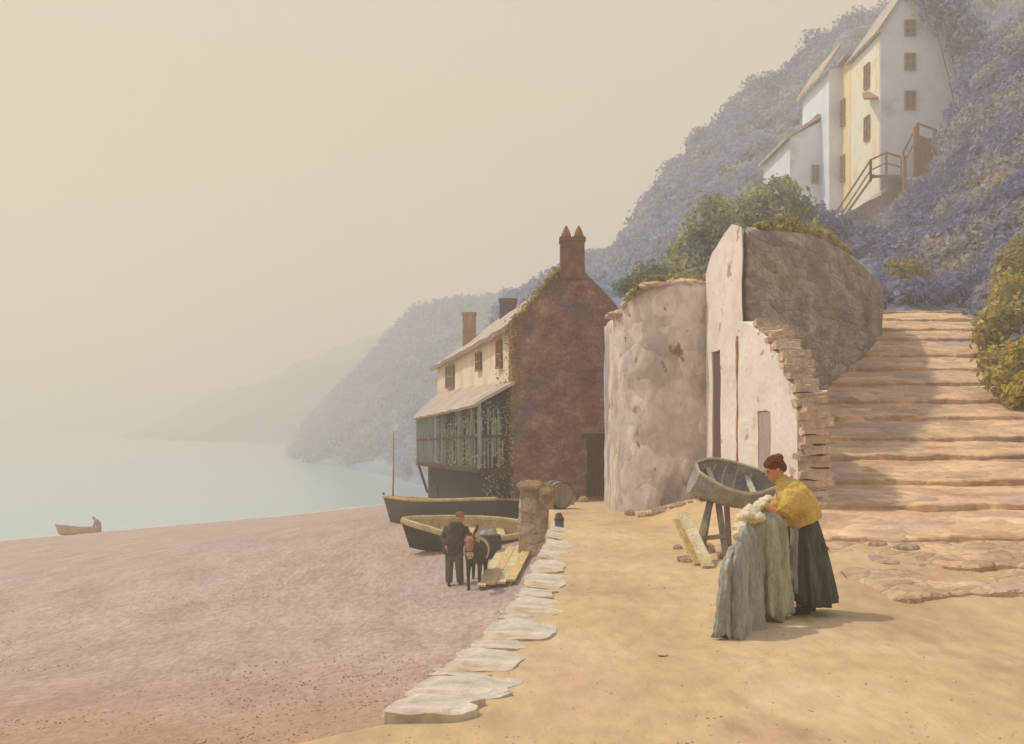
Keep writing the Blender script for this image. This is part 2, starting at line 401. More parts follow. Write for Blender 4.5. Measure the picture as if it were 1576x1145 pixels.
BT = TPS([(-1.2, 29, -2.03), (-1.5, 33, -1.5), (-4, 40, -1.46), (0, 35.5, -.95), (-.77, 27.5, -2.15), (.1, 28, -1.9), (.8, 29, -1.1), (.1, 31, -1.45),
          (-40.7, 98.8, -8), (-13.9, 140, -8), (-25, 120, -8.05), (-48, 130, -11), (-7, 17, -1.95), (-14, 34, -3.1), (-.6, 12, -1.35), (-3, 10, -1.2),
          (-.9, 7.6, -.1), (-4, 7.5, -.6), (.3, 20, -1.9), (-22, 55, -4.8), (-8, 80, -4.1), (-3, 55, -1.9), (2, 45, -.6), (4, 70, -2), (-3, 110, -5.2)])


def beach_z(x, y): return BT(x, y)


def quay_z(y): return 0 if y < 20 else -.03125 * (y - 20)


EDGE = [(2, -3.2), (7.4, -1.4), (7.9, -.80), (9.6, -.46), (11.7, -.07), (15, .26), (19.7, .63), (28, .95), (33, .8), (36.4, .12)]


def edge_x(y):
    for (a, xa), (b, xb) in zip(EDGE, EDGE[1:]):
        if y <= b: return lerp(xa, xb, (y - a) / (b - a))
    return EDGE[-1][1]


def ground_z(x, y):
    """paved ground between quay edge and stairs; rises gently to the first step"""
    z = quay_z(y)
    t = sstep(11.8, 15.6, y) * sstep(2.6, 4.2, x)
    return z + t * .36 + fbm(x, y, 0, .6) * .025 + fbm(x, y, 5, 2.2) * .012


# ------------------------------------------------------------------ setting
mb = MB(); ys = [4 + 1.1 * i * (1 + i * .006) for i in range(95)]
xs = [-110 + i * 3 for i in range(25)] + [-36 + i * .8 for i in range(35)] + [-8 + .28 * i for i in range(48)]
rows = []
for y in ys:
    r = []
    for x in xs:
        z = beach_z(x, y)
        z += fbm(x, y, 1, .25) * .03 * min(1, y / 20) + fbm(x, y, 2, 1.7) * .014
        if x > edge_x(y) - .02 and y < 37: z = min(z, quay_z(y) - .18)
        r.append((x, y, z))
    rows.append(r)
mb.grid(rows); mb.build('beach', M['beach'], smooth=True)['kind'] = 'structure'

# sea
m = bpy.data.materials.new('sea_water'); m.use_nodes = True; b = m.node_tree.nodes['Principled BSDF']
b.inputs['Base Color'].default_value = lin((150, 182, 190)); b.inputs['Roughness'].default_value = .16; b.inputs['IOR'].default_value = 1.33
tc = m.node_tree.nodes.new('ShaderNodeTexCoord'); mp = m.node_tree.nodes.new('ShaderNodeMapping'); mp.inputs['Scale'].default_value = (.25, .9, 1)
n = m.node_tree.nodes.new('ShaderNodeTexNoise'); n.inputs['Scale'].default_value = .6; n.inputs['Detail'].default_value = 4
bp = m.node_tree.nodes.new('ShaderNodeBump'); bp.inputs['Strength'].default_value = .18; bp.inputs['Distance'].default_value = .2
l_ = m.node_tree.links
l_.new(tc.outputs['Object'], mp.inputs[0]); l_.new(mp.outputs[0], n.inputs['Vector']); l_.new(n.outputs['Fac'], bp.inputs['Height']); l_.new(bp.outputs[0], b.inputs['Normal'])
mb = MB(); mb.grid([[(x, y, WATER) for x in np.linspace(-1400, 400, 20)] for y in np.linspace(60, 2400, 20)])
mb.build('sea', m)['kind'] = 'structure'

# pale lace of foam where the sea meets the shingle
rows = [[], []]
for x in np.linspace(-60, -11, 120):
    lo, hi = 60, 190
    for _ in range(26):
        m_ = (lo + hi) / 2
        if beach_z(x, m_) > WATER: lo = m_
        else: hi = m_
    wv = .25 + .4 * fbm(x, 0, 0, .5); rows[0].append((x + .5, lo - .6, WATER + .05)); rows[1].append((x - wv * 1.2, lo + wv * 1.6, WATER + .03))
mb = MB(); mb.grid(rows); o = mb.build('foam', pm('foam', [(186, 180, 170), (206, 200, 190)], s=1, bump=0)); tag(o, 'thin pale foam along the water edge', 'foam', kind='stuff')

# quay path
mb = MB(); rows = []
ys = list(np.linspace(3, 36.6, 150))
for y in ys:
    e = edge_x(y); r = [(e - .02, y, -4), (e - .02, y, ground_z(e, y) - .35)]
    for t in np.linspace(0, 1, 90):
        x = lerp(e, 15, t ** 1.25); r.append((x, y, ground_z(x, y)))
    rows.append(r)
mb.grid(rows); o = mb.build('quay_path', M['sand'], smooth=True); o['kind'] = 'structure'

# beach pebbles, uncountable
mb = MB(); g = random.Random(3)
for i in range(7000):
    t = g.random(); y = 7.5 + 24 * t ** 2.4; x = g.uniform(-.46 * y, edge_x(y) - .15)
    z = beach_z(x, y); r = g.uniform(.003, .013) * (1 + .6 * t)
    mb.ball((x, y, z + r * .1), (r * g.uniform(.8, 1.5), r * g.uniform(.8, 1.5), r * .6), 5, 3, Matrix.Rotation(g.random() * 6, 3, 'Z'))
o = mb.build('pebbles', pm('pebble', [(160, 122, 94), (180, 142, 112), (200, 172, 146)], s=2.5, bump=0), smooth=True)
tag(o, 'small reddish pebbles strewn over the beach', 'pebbles', kind='stuff')

mb = MB()
for i in range(1300):
    t = g.random(); y = 7.4 + 16 * t ** 1.8; x = g.uniform(edge_x(y) + .3, min(.45 * y, 5.2))
    z = ground_z(x, y); r = g.uniform(.002, .008) * (1 + .6 * t)
    mb.ball((x, y, z), (r * g.uniform(.8, 1.8), r * g.uniform(.8, 1.5), r * .6), 5, 3, Matrix.Rotation(g.random() * 6, 3, 'Z'))
o = mb.build('grit', pm('grit', [(172, 144, 104), (192, 164, 122), (214, 194, 160)], s=3, bump=0), smooth=True)
tag(o, 'fine straw coloured grit scattered over the sandy path', 'grit', kind='stuff')

# ------------------------------------------------------------------ kerb stones along the quay edge
GK = 'pale kerb stones along the quay edge'
kl = {0: 'nearest big pale kerb slab at the bottom, casting a violet shadow', 1: 'broad white kerb slab just beyond the nearest one',
      }
spans = [(7.95, 8.5, .46), (8.53, 9.15, .62), (9.18, 9.42, .36), (9.44, 10.35, .48), (10.37, 10.8, .34), (10.82, 11.7, .5), (11.72, 12.0, .3), (12.02, 13.3, .44), (13.32, 14.0, .32),
         (14.03, 15.3, .44), (15.35, 16.7, .40), (16.75, 17.9, .5), (17.95, 19.4, .46), (19.45, 21, .5), (21.05, 23, .5)]
g = random.Random(5)
for i, (a, b_, wd) in enumerate(spans):
    e0, e1 = edge_x(a), edge_x(b_)
    wd *= lerp(1, .55, sstep(12, 19, a))
    fr = [.02, .1, .26, .42, .58, .74, .9, .98]; n2 = len(fr); rnd = [.12, .03, 0, 0, 0, 0, .03, .12]
    lf = [(lerp(e0, e1, q) - .07 + k * .35 + fbm(q * 2, a, 1, 1.3) * .05, lerp(a, b_, q)) for q, k in zip(fr, rnd)]
    rt_ = [(lerp(e0, e1, q) + wd * (1 - k * 1.6) + fbm(q * 2, a, 8, 1.1) * .12, lerp(a, b_, q)) for q, k in zip(reversed(fr), rnd)]
    poly = lf + rt_
    tl = g.uniform(-.006, .006)
    zz = [ground_z(x + .1, y) for x, y in poly]
    mb = MB(); h = .04 if i else .07
    mb.hexa([(x, y, z - .28) for (x, y), z in zip(poly, zz)], [(x, y, z + (h if k < n2 else (.002 if i else .05)) + tl * (k - n2 + .5) * .4) for k, ((x, y), z) in enumerate(zip(poly, zz))])
    o = mb.build('kerb_stone', M['kerb']); roughen(o, .08, .022, 3.8)
    c = ((e0 + e1) / 2, (a + b_) / 2, ground_z((e0 + e1) / 2 + .1, (a + b_) / 2))
    lab = kl.get(i) or ('flat pale kerb stone in the run between the near slabs and the planks' if i < 10 else 'narrow pale kerb stone in the far run beside the planks')
    tagc(o, c, lab, 'kerb stone', GK if i < 10 else GK + ', far run')

# ------------------------------------------------------------------ stone staircase
SY = [828, 775, 738, 700, 672, 640, 615, 588, 565, 545, 520, 505, 490, 478]
SL = [4.02, 4.5, 4.95, 5.3, 5.7, 6.1, 6.5, 6.9, 7.8, 8.8, 9.9, 10.9, 11.9, 12.9]
SR = [1750, 1740, 1720, 1700, 1680, 1665, 1640, 1610, 1585, 1570, 1545, 1535, 1520, 1515]
st = thing('stone_staircase', 'long flight of broad worn stone steps climbing beside the brown wall', 'staircase', (7, 15.5, .1))
SYY = [15.5 + 2.1 * i for i in range(15)]
SZ = [ZC - (y - HY) * Y / F for y, Y in zip(SY, SYY)]
g = random.Random(8)
for i in range(14):
    Y0, Y1 = SYY[i], SYY[i + 1]; z0 = SZ[i]; z1 = (SZ[i + 1] - .085) if i < 13 else z0 + .1
    xl0, xl1 = SL[i], SL[min(i + 1, 13)]
    xr = (SR[i] - CX) / F * Y0
    top = []; n = 60; bot = []
    mb = MB(); rows = [[], [], [], [], [], []]
    for k in range(n + 1):
        t = k / n; x = lerp(xl0 - .3, xr, t); xb = lerp(xl1 - .3, xr + .6, t)
        rb = random.Random(math.floor(x / .5 + i * .37) * 13 + i); j = fbm(x, i * 3.3, 0, .9) * .16 + rb.uniform(-.045, .045); jz = fbm(x, i * 7.1, 4, 1.6) * .02 + rb.uniform(-.014, .014)
        rows[0].append((x, Y0 + j, z0 - .6)); rows[1].append((x, Y0 + j, z0 - .022 + jz)); rows[2].append((x, Y0 + .02 + j, z0 + jz))
        for q, tt in ((3, .35), (4, .7), (5, 1.02)):
            rows[q].append((lerp(x, xb, tt), lerp(Y0, Y1, tt) + .05, lerp(z0, z1, tt) + fbm(x, Y0 + q, 1, .8) * .035))
    mb.grid(rows); o = mb.build('step', M['step'], st); roughen(o, .22, .022, 2.6)

for k, (Y0, Y1, z0, z1, pl, pr) in enumerate([(12.7, 14.1, .145, .235, 1345, 1720), (14.05, 15.6, .30, .40, 1312, 1730)]):
    xl, xr = (pl - CX) / F * Y0, (pr - CX) / F * Y0; n = 60; mb = MB(); rows = [[], [], [], [], []]
    for i in range(n + 1):
        x = lerp(xl, xr, i / n); q = math.floor(x / .42 + k * .4); rb = random.Random(q * 7 + k)
        j = fbm(x, k * 3.3, 0, .7) * .5 + rb.uniform(-.07, .07) + .5 * sstep(.16, 0, i / n); jz = rb.uniform(-.025, .012) - .16 * sstep(.14, 0, i / n) - .03 * max(0, fbm(x, k, 2, .9))
        rows[0].append((x, Y0 + j, z0 - .5)); rows[1].append((x, Y0 + j, z0 - .02 + jz)); rows[2].append((x, Y0 + .03 + j, z0 + jz))
        rows[3].append((x, lerp(Y0 + j, Y1, .5), lerp(z0, z1, .5) + fbm(x, Y0, 1, 1.5) * .03)); rows[4].append((x, Y1, z1))
    mb.grid(rows); o = mb.build('step', M['apron_stone'], st); roughen(o, .16, .025, 3.2)

# cobbles and small stones of the apron at the foot of the steps
GS = 'loose stones at the foot of the steps'
for k, (px, py, sx, lab) in enumerate([(1395, 880, .17, 'mossy pale stone lying at the foot of the steps'), (1350, 872, .13, 'small pale stone beside the mossy one by the steps'),
                                       
                                       (1150, 968, .07, 'small stone under the hem of the hanging cloth'), (1020, 1010, .05, 'small pale stone lying on the open sandy path')]):
    Y = F * ZC / (py - HY); 
    for _ in range(4):
        x = (px - CX) / F * Y; Y = (ZC - ground_z(x, Y)) * F / (py - HY)
    x = (px - CX) / F * Y
    mb = MB(); mb.ball((x, Y, ground_z(x, Y) + sx * .12), (sx, sx * .7, sx * .38), 12, 8)
    o = mb.build('loose_stone', M['stone'] if k != 3 else M['kerb'], smooth=True); roughen(o, .06, .02, 7)
    tagc(o, (x, Y, ground_z(x, Y)), lab, 'stone', GS)

# ------------------------------------------------------------------ red-gabled cottage
CO = Vector((.04, 36, 0)); ca = Vector((-.185, 1, 0)).normalized(); cr = Vector((ca.y, -ca.x, 0))
def C(u, v, z): return CO + cr * u + ca * v + Vector((0, 0, z))
CL, CW = 18.3, 3.55
cot = thing('cottage', 'tall cottage with red stone gable and cream side wall above a boarded gallery', 'cottage', C(1.7, 0, -.6))
UR = 1.76
def ez(v): return lerp(4.66, 4.16, v / CL)
def rz_(v): return lerp(6.26, 5.5, v / CL)
# gable wall with its door opening
mb = MB()
outl = [(-.06, -3), (CW + .04, -3), (CW + .04, 4.72), (UR + .3, 6.34), (UR - .3, 6.34), (-.06, 4.72)]
mb.hexa([C(u, 0, z) for u, z in outl], [C(u, .42, z) for u, z in outl])
gw = mb.build('gable_wall', M['gable'], cot)
dx0, dx1 = 2.19, 2.78
dzb, dzt = -.42, 1.28
gp = cot.location
cm = MB(); cm.hexa([C(dx0, -.3, dzb), C(dx1, -.3, dzb), C(dx1, .34, dzb), C(dx0, .34, dzb)],
                   [C(dx0, -.3, dzt), C(dx1, -.3, dzt), C(dx1, .34, dzt), C(dx0, .34, dzt)])
cut(gw, [cm]); roughen(gw, .28, .035, 1.6)
mb = MB(); mb.hexa([C(dx0 - .02, .22, dzb), C(dx1 + .02, .22, dzb), C(dx1 + .02, .28, dzb), C(dx0 - .02, .28, dzb)],
                   [C(dx0 - .02, .22, dzt), C(dx1 + .02, .22, dzt), C(dx1 + .02, .28, dzt), C(dx0 - .02, .28, dzt)])
dr = mb.build('door', M['darkwood'], cot)
mb = MB()
for k in range(4):
    mb.beam(C(lerp(dx0, dx1, (k + .5) / 4), .205, dzb + .03), C(lerp(dx0, dx1, (k + .5) / 4), .205, dzt - .03), .125, .03)
mb.build('door_board', M['darkwood'], dr)
mb = MB(); mb.beam(C(dx0 - .15, .1, dzt + .09), C(dx1 + .15, .1, dzt + .09), .28, .16); mb.build('lintel', M['darkwood'], cot)
# body of the house
mb = MB(); n = 10
def sect(v): return [C(.03, v, -3.2), C(CW - .03, v, -3.2), C(CW - .03, v, ez(v) - .1), C(UR, v, rz_(v) - .12), C(.03, v, ez(v) - .02)]
ss = [sect(lerp(.42, CL - 2.4, i / n)) for i in range(n + 1)]
last = sect(CL); last[3] = C(UR, CL, ez(CL)); ss.append(last)
k = 5; vsx = [p for s in ss for p in s]
fs = [(i * k + j, (i + 1) * k + j, (i + 1) * k + (j + 1) % k, i * k + (j + 1) % k) for i in range(len(ss) - 1) for j in range(k)]
fs.append((0, 1, 2, 3, 4)); fs.append(tuple(reversed(range((len(ss) - 1) * k, len(ss) * k))))
mb.add(vsx, fs); wl = mb.build('wall', M['limewash'], cot); roughen(wl, .7, .03, 1.2)
# windows of the cream wall
def cwin(v, zb, zt, wv, frame=True):
    f = MB(); u = -.05
    f.beam(C(u, v - wv / 2, zt), C(u, v + wv / 2, zt), .05, .06); f.beam(C(u, v - wv / 2, zb), C(u, v + wv / 2, zb), .07, .06)
    for q in (-.5, -.17, .17, .5): f.beam(C(u, v + wv * q, zb), C(u, v + wv * q, zt), .04, .04 if abs(q) < .4 else .06)
    f.beam(C(u, v - wv / 2, (zb + zt) / 2), C(u, v + wv / 2, (zb + zt) / 2), .04, .04)
    fo = f.build('window', M['timber'] if frame else M['darkwood'], cot)
    p = MB(); p.hexa([C(-.03, v - wv / 2, zb), C(.05, v - wv / 2, zb), C(.05, v + wv / 2, zb), C(-.03, v + wv / 2, zb)],
                     [C(-.03, v - wv / 2, zt), C(.05, v - wv / 2, zt), C(.05, v + wv / 2, zt), C(-.03, v + wv / 2, zt)])
    p.build('pane', M['glass'], fo)
def v_of_px(px):
    # parameter along the cream wall seen in the picture column px
    k = (px - CX) / F
    return (CO.x - k * CO.y) / (k * ca.y - ca.x)
for px, y0, y1, wv in ((693, 563, 597, 2.1), (737, 543, 570, .9), (769, 524, 566, .75)):
    v = v_of_px(px); Y = C(0, v, 0).y
    cwin(v, ZC - (y1 - HY) * Y / F, ZC - (y0 - HY) * Y / F, wv)
# roof: two slopes and a hip
def slope(side):
    rows = []
    for i in range(22):
        t = i / 21; r = []
        for j in range(9):
            s = j / 8
            v = lerp(.3, lerp(CL + .35, CL - 2.5, s), t)
            ue = -.28 if side < 0 else CW + .28
            zeav = ez(min(v, CL)) - .16
            u = lerp(ue, UR, s); z = lerp(zeav, rz_(min(v, CL)), s) + .05 + fbm(u, v, 3, .7) * .06 - .10 * math.sin(math.pi * s) * .4
            r.append(C(u, v, z))
        rows.append(r)
    return rows
for sd_ in (-1, 1):
    mb = MB(); rr = slope(sd_); mb.grid(rr)
    o = mb.build('roof', M['roof'], cot, smooth=False)
    s = o.modifiers.new('thick', 'SOLIDIFY'); s.thickness = .14; s.offset = 1 if sd_ > 0 else -1
hip = MB(); a_, b_ = slope(-1)[-1], slope(1)[-1]
hip.grid([a_, b_]); o = hip.build('roof_hip', M['roof'], cot)
# moss along the verge: clinging ivy on the corner and verge
pts = []; g = np.random.default_rng(2)
for _ in range(300):
    t = g.random(); u = lerp(-.08, UR - .45, t); z = lerp(4.6, 6.25, t)
    pts.append(C(u + g.normal() * .07, g.normal() * .10 - .03, z + g.normal() * .05 + .06))
for _ in range(260):
    z = 4.7 - 3.0 * g.random() ** 1.2; sp_ = .08 + .22 * (1 - abs((z - 3.2) / 1.8))
    pts.append(C(abs(g.normal()) * sp_ * .9 - .1, -.08 - .03 * g.random(), z) if g.random() < .5 else C(-.1, abs(g.normal()) * 2.2 * sp_ * 2, z))
o = leaf_mesh('ivy', pts, [(-.3, -.8, .3)] * len(pts), .05, M['ivy'], cot, kind='stuff', seed=4)
# chimneys
def chimney(px0, px1, y0, y1, Y, mat, pots, name='chimney', par=None):
    a, b = P(px0, y0, Y), P(px1, y1, Y); wd = b.x - a.x; c = (a + b) / 2
    mb = MB(); mb.box((c.x, Y + wd * .45, c.z), (wd, wd * .9, a.z - b.z)); mb.box((c.x, Y + wd * .45, a.z - .07), (wd + .06, wd * .9 + .06, .12))
    o = mb.build(name, mat, par or cot); roughen(o, .12, .015, 4)
    return o, c.x, Y, a.z, wd
o, x, y, z, wd = chimney(863, 900, 364, 428, 36.02, M['brick'], 2)
for dxp in (-.18, .19):
    p = MB(); n = 10; prof = [(.13, 0), (.15, .06), (.135, .12), (.08, .26), (.02, .37)]
    p.tube([(x + dxp, y + .3, z + h - .01) for r, h in prof], [r for r, h in prof], n); p.build('chimney_pot', M['pot'], o, smooth=False)
chimney(712, 732, 480, 562, 50.5, M['brickpale'], 0)
chimney(769, 795, 459, 510, 46.5, M['slate'], 0)

# gallery (boarded lean-to on the sea side)
def GO(v, z, u=-.98): return C(u, v, z)
GL = 16.7
def gz_e(v): return lerp(2.34, 1.92, v / GL)       # eave
def gz_f(v): return lerp(.42, -.02, v / GL)        # floor
gal = MB()
rows = []
for i in range(18):
    v = lerp(-.12, GL + .3, i / 17)
    rows.append([C(lerp(-1.2, .0, s), v, lerp(gz_e(v) - .06, lerp(2.98, 3.0, v / GL), s ** .9) + fbm(s, v, 9, .9) * .05) for s in (0, .25, .5, .75, 1)])
gal.grid(rows); gr = gal.build('gallery_roof', M['roof'], cot); s = gr.modifiers.new('thick', 'SOLIDIFY'); s.thickness = .09; s.offset = -1
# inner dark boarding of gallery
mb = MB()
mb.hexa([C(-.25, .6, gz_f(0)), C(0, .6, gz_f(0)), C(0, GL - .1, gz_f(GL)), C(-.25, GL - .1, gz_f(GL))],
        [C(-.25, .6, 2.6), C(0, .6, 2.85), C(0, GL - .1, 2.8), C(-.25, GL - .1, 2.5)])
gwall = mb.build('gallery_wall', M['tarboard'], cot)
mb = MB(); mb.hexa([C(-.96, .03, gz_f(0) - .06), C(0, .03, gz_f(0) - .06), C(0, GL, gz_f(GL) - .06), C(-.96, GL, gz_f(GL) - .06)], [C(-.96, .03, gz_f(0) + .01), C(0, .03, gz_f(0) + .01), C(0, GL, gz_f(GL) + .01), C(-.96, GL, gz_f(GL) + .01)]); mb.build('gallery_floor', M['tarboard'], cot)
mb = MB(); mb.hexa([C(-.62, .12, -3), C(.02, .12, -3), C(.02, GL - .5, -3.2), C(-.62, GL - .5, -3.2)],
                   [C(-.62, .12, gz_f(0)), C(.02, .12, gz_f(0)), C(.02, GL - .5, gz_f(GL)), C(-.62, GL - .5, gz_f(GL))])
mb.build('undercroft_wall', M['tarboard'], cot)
# slat screens: front (sea) face and near end
mb = MB(); g = random.Random(12)
v = .1
while v < GL:
    wdt = g.uniform(.10, .2)
    dens = .55 if v < 9 else .9
    if g.random() < dens:
        zt = lerp(gz_f(v), gz_e(v), g.uniform(.55, 1.0) if v < 10 else 1); mb.beam(GO(v, gz_f(v) + .02, -.97), GO(v, zt - .02, -.97), .03, wdt * .75)
    v += wdt * 1.25
u = -.93
while u < -.02:
    if g.random() < .8:
        zt = lerp(.42, 2.3, g.choice([.45, .5, .8, .95])); zb = .44 + g.choice([0, 0, .1, .35])
        if zt > zb + .1: mb.beam(C(u, .02, zb), C(u, .02, zt), .04, .05)
    u += g.uniform(.035, .09)
mb.build('slat_screen', M['greenslat'], cot)
mb = MB()
for hh in (.5,):
    mb.beam(GO(-.02, lerp(gz_f(0), gz_e(0), hh), -1.0), GO(GL, lerp(gz_f(GL), gz_e(GL), hh), -1.0), .07, .07)
    mb.beam(C(-1, -.02, lerp(.42, 2.34, hh)), C(0, -.02, lerp(.42, 2.34, hh)), .07, .07)
mb.build('gallery_rail', M['darkwood'], cot)
mb = MB(); mb.beam(GO(-.05, gz_f(0) - .03, -1.0), GO(GL + .05, gz_f(GL) - .03, -1.0), .12, .14); mb.beam(C(-1, -.03, .39), C(.0, -.03, .39), .12, .14)
mb.build('floor_beam', M['darkwood'], cot)
for v in (0, 4.2, 8.4, 12.6, GL):
    mb = MB(); mb.beam(GO(v, gz_f(v), -1.0), GO(v, gz_e(v), -1.0), .11); mb.build('gallery_post', M['greenslat'], cot)
for v in (GL - .1, 12.6):
    mb = MB(); mb.beam(GO(v, gz_f(v) - .06, -.98), GO(v, gz_f(v) - 1.25, -.6), .10); mb.build('brace', M['darkwood'], cot)
# scraps of net and rope hung on the screen
pts = []; g = np.random.default_rng(9)
for _ in range(420):
    v = g.random() * 10; pts.append(GO(v, lerp(gz_f(v), gz_e(v), g.random() ** 1.3), -1.02))
for _ in range(420): pts.append(C(-g.random(), -.05, lerp(-.6, 2.4, g.random())))
leaf_mesh('hanging_net', pts, [(-.5, -.8, 0)] * len(pts), .045, M['clothgreen'], cot, kind='stuff', seed=5)

# ------------------------------------------------------------------ round-ended bastion wall
bt = thing('bastion', 'grey weathered stone bastion with pale rounded end beside the cottage', 'bastion', (3.3, 28.4, -.2))
plan = []
x0, x1, yf, yb = 2.42, 4.50, 27.8, 32.5; r = 1.6
for k in range(13):
    a = math.pi * 1.5 - k / 12 * math.pi * .5
    plan.append((x0 + r + math.cos(a) * r, yf + r + math.sin(a) * r))
plan = [(x1, yf + .12)] + plan + [(x0, yb), (x1, yb)]
plan.reverse()
def topz(x, y):
    t = (x - x0) / (x1 - x0); return 4.55 + .35 * sstep(0, .35, t) + .06 * t + fbm(x, y, 0, 1.5) * .08 - .25 * sstep(.18, 0, t)
mb = MB(); mb.hexa([(x, y, -1.2) for x, y in plan], [(x, y, topz(x, y)) for x, y in plan])
o = mb.build('wall', M['render'], bt); roughen(o, .3, .04, 1.3, smooth=True)
mb = MB(); g = random.Random(6)
for x, y in plan:
    if y < 31: mb.ball((x + .02, y + .12, topz(x, y) + .02), (g.uniform(.12, .26), .2, g.uniform(.05, .1)), 9, 6)
for t in np.linspace(0, 1, 9): mb.ball((lerp(3.0, 4.4, t), yf + .2, topz(lerp(3.0, 4.4, t), yf) + .03), (g.uniform(.12, .28), .2, g.uniform(.05, .1)), 9, 6)
o = mb.build('coping', M['quoin'], bt); roughen(o, .1, .06, 3.3)
pts = []; g = np.random.default_rng(31)
for _ in range(420):
    x = lerp(2.6, 4.4, g.random()); pts.append(Vector((x, yf + .1 + abs(g.normal()) * .2 + max(0, 3.3 - x) * .45, topz(x, yf) + .06 + abs(g.normal()) * .07)))
leaf_mesh('wall_weeds', pts, [(-.2, -.4, .8)] * len(pts), .07, M['ivy'], bt, kind='stuff', seed=18)

# ------------------------------------------------------------------ tall building: pale side and brown rubble front
tb = thing('stone_house_ruin', 'tall roofless stone building, pale lit side and brown rubble front along the steps', 'stone building', (5.5, 26, 0))
A = Vector((4.40, 23.0, 0)); fd = Vector((7.1, 15, 0)); 
def FP(t, z): return Vector((A.x + fd.x * t, A.y + fd.y * t, z))
def ftop(t):
    tab = [(0, 5.5), (.13, 5.75), (.33, 6.15), (.6, 6.3), (.85, 6.2), (.95, 6.05), (1.0, 5.75)]
    for (a, za), (b, zb) in zip(tab, tab[1:]):
        if t <= b: return lerp(za, zb, (t - a) / (b - a))
    return tab[-1][1]
back = Vector((-.03, 1, 0)).normalized()
mb = MB(); n = 26; f0 = []; 
ts = [i / n for i in range(n + 1)]
for t in ts: f0.append((FP(t, -1), FP(t, ftop(t))))
# front slab, rounded at its far end
vsx = []; 
for i, t in enumerate(ts):
    inn = .9 * (1 - math.sqrt(max(0, 1 - sstep(.96, 1, t) ** 2 * .8)))
    p = Vector((0, 0, 0)) + back * inn
    vsx += [FP(t, -1) + p, FP(t, ftop(t) - .12) + p, FP(t, ftop(t)) + back * .2 + p, FP(t, ftop(t) - .1) + back * .9, FP(t, -1) + back * .9]
fs = [(i * 5 + j, (i + 1) * 5 + j, (i + 1) * 5 + (j + 1) % 5, i * 5 + (j + 1) % 5) for i in range(n) for j in range(5)]
fs += [(4, 3, 2, 1, 0), tuple(n * 5 + j for j in range(5))]
mb.add(vsx, fs); o = mb.build('front_wall', M['brownwall'], tb); roughen(o, .36, .045, .9, smooth=True)
# pale side wall with slit doorway
mb = MB(); S0, S1 = Vector((4.27, 22.93, 0)), Vector((4.37, 27.9, 0))
def SP(t, z, d=0): return S0.lerp(S1, t) + Vector((d, 0, z))
tops = [(0, 5.48), (.25, 5.72), (.55, 5.62), (.8, 5.52), (1, 5.15)]
poly = [SP(0, -1), SP(1, -1)] + [SP(t, z) for t, z in reversed(tops)]
mb.hexa([p + Vector((.22, .75, 0)) for p in poly], poly)
o = mb.build('side_wall', M['whitewash'], tb)
gp = tb.location; cm = MB(); cm.box(SP(.66, 2.2), (.9, 1.25, 2.3)); cut(o, [cm]); roughen(o, .3, .025, 1.1, smooth=False)
mb = MB(); mb.box(SP(.66, 2.2, .06), (.05, 1.2, 2.28)); mb.build('door', pm('violet_brown_door', [(78, 60, 62), (104, 84, 86)], s=3, stretch=(3, 3, .5)), tb)
mb = MB(); mb.box((4.2, 22.84, 2.0), (.10, .10, 2.9)); o = mb.build('brick_edge', M['brickpale'], tb); roughen(o, .12, .02, 4)
# weeds on the wall head
pts = []; g = np.random.default_rng(3)
for _ in range(900):
    t = .05 + .6 * g.random(); p = FP(t, ftop(t)) + back * (.05 + .5 * g.random()); p.z += abs(g.normal()) * .13 * (1 if .15 < t < .55 else .5); pts.append(p)
leaf_mesh('wall_weeds', pts, [(-.2, -.4, .8)] * len(pts), .085, M['ivy'], tb, kind='stuff', seed=8)

# ------------------------------------------------------------------ low whitewashed wall with quoined end
lw = thing('buttress_wall', 'low whitewashed sloping wall with rough quoin stones beside the foot of the steps', 'wall', (4.4, 20, .1))
prof = [(22.8, 3.72), (21.6, 3.55), (20.2, 3.2), (19.3, 2.86), (18.7, 2.5), (18.15, 2.05)]
mb = MB(); X0, X1 = 4.17, 4.5
base = [(y, z) for y, z in prof] + [(18.1, -.6), (22.8, -.6)]
mb.hexa([Vector((X0 + (22.8 - y) * .004, y, z)) for y, z in base], [Vector((X1 + (22.8 - y) * .004, y, z)) for y, z in base])
o = mb.build('wall', M['whitewash'], lw)
cm = MB(); gp = lw.location; cm.box(Vector((X0, 20.5, 1.45)), (.12, 1.0, 1.2)); cut(o, [cm]); roughen(o, .22, .022, 1.7)
mb = MB(); mb.box((X0 + .05, 20.5, 1.45), (.05, .98, 1.18)); mb.build('hatch', pm('faded_hatch', [(146, 132, 130), (170, 158, 156)], s=3, stretch=(3, 3, .5)), lw)
g = random.Random(21)
zz = -.1
edge_pts = []
ylast = 18.1
while zz < 2.05:
    h = g.uniform(.07, .14); edge_pts.append((17.95, zz + h / 2, h, 0)); zz += h * .93
for k in range(20):
    t = k / 19; seg = [(18.1, 2.05), (18.7, 2.5), (19.3, 2.86), (20.2, 3.2), (21.4, 3.52)]
    q = t * 4; i = min(3, int(q)); y = lerp(seg[i][0], seg[i + 1][0], q - i); z = lerp(seg[i][1], seg[i + 1][1], q - i)
    edge_pts.append((y, z + .04, g.uniform(.08, .14), 1))
for y, z, h, top in edge_pts:
    mb = MB(); wx = g.uniform(.33, .46)
    mb.box((4.4 + g.uniform(-.05, .05), y, z), (wx, g.uniform(.24, .4), h * .96), rz=g.uniform(-.12, .12), rx=g.uniform(-.1, .1), ry=g.uniform(-.14, .14))
    o = mb.build('quoin_stone', M['quoin'], lw); roughen(o, .06, .022, 6.5, smooth=False)

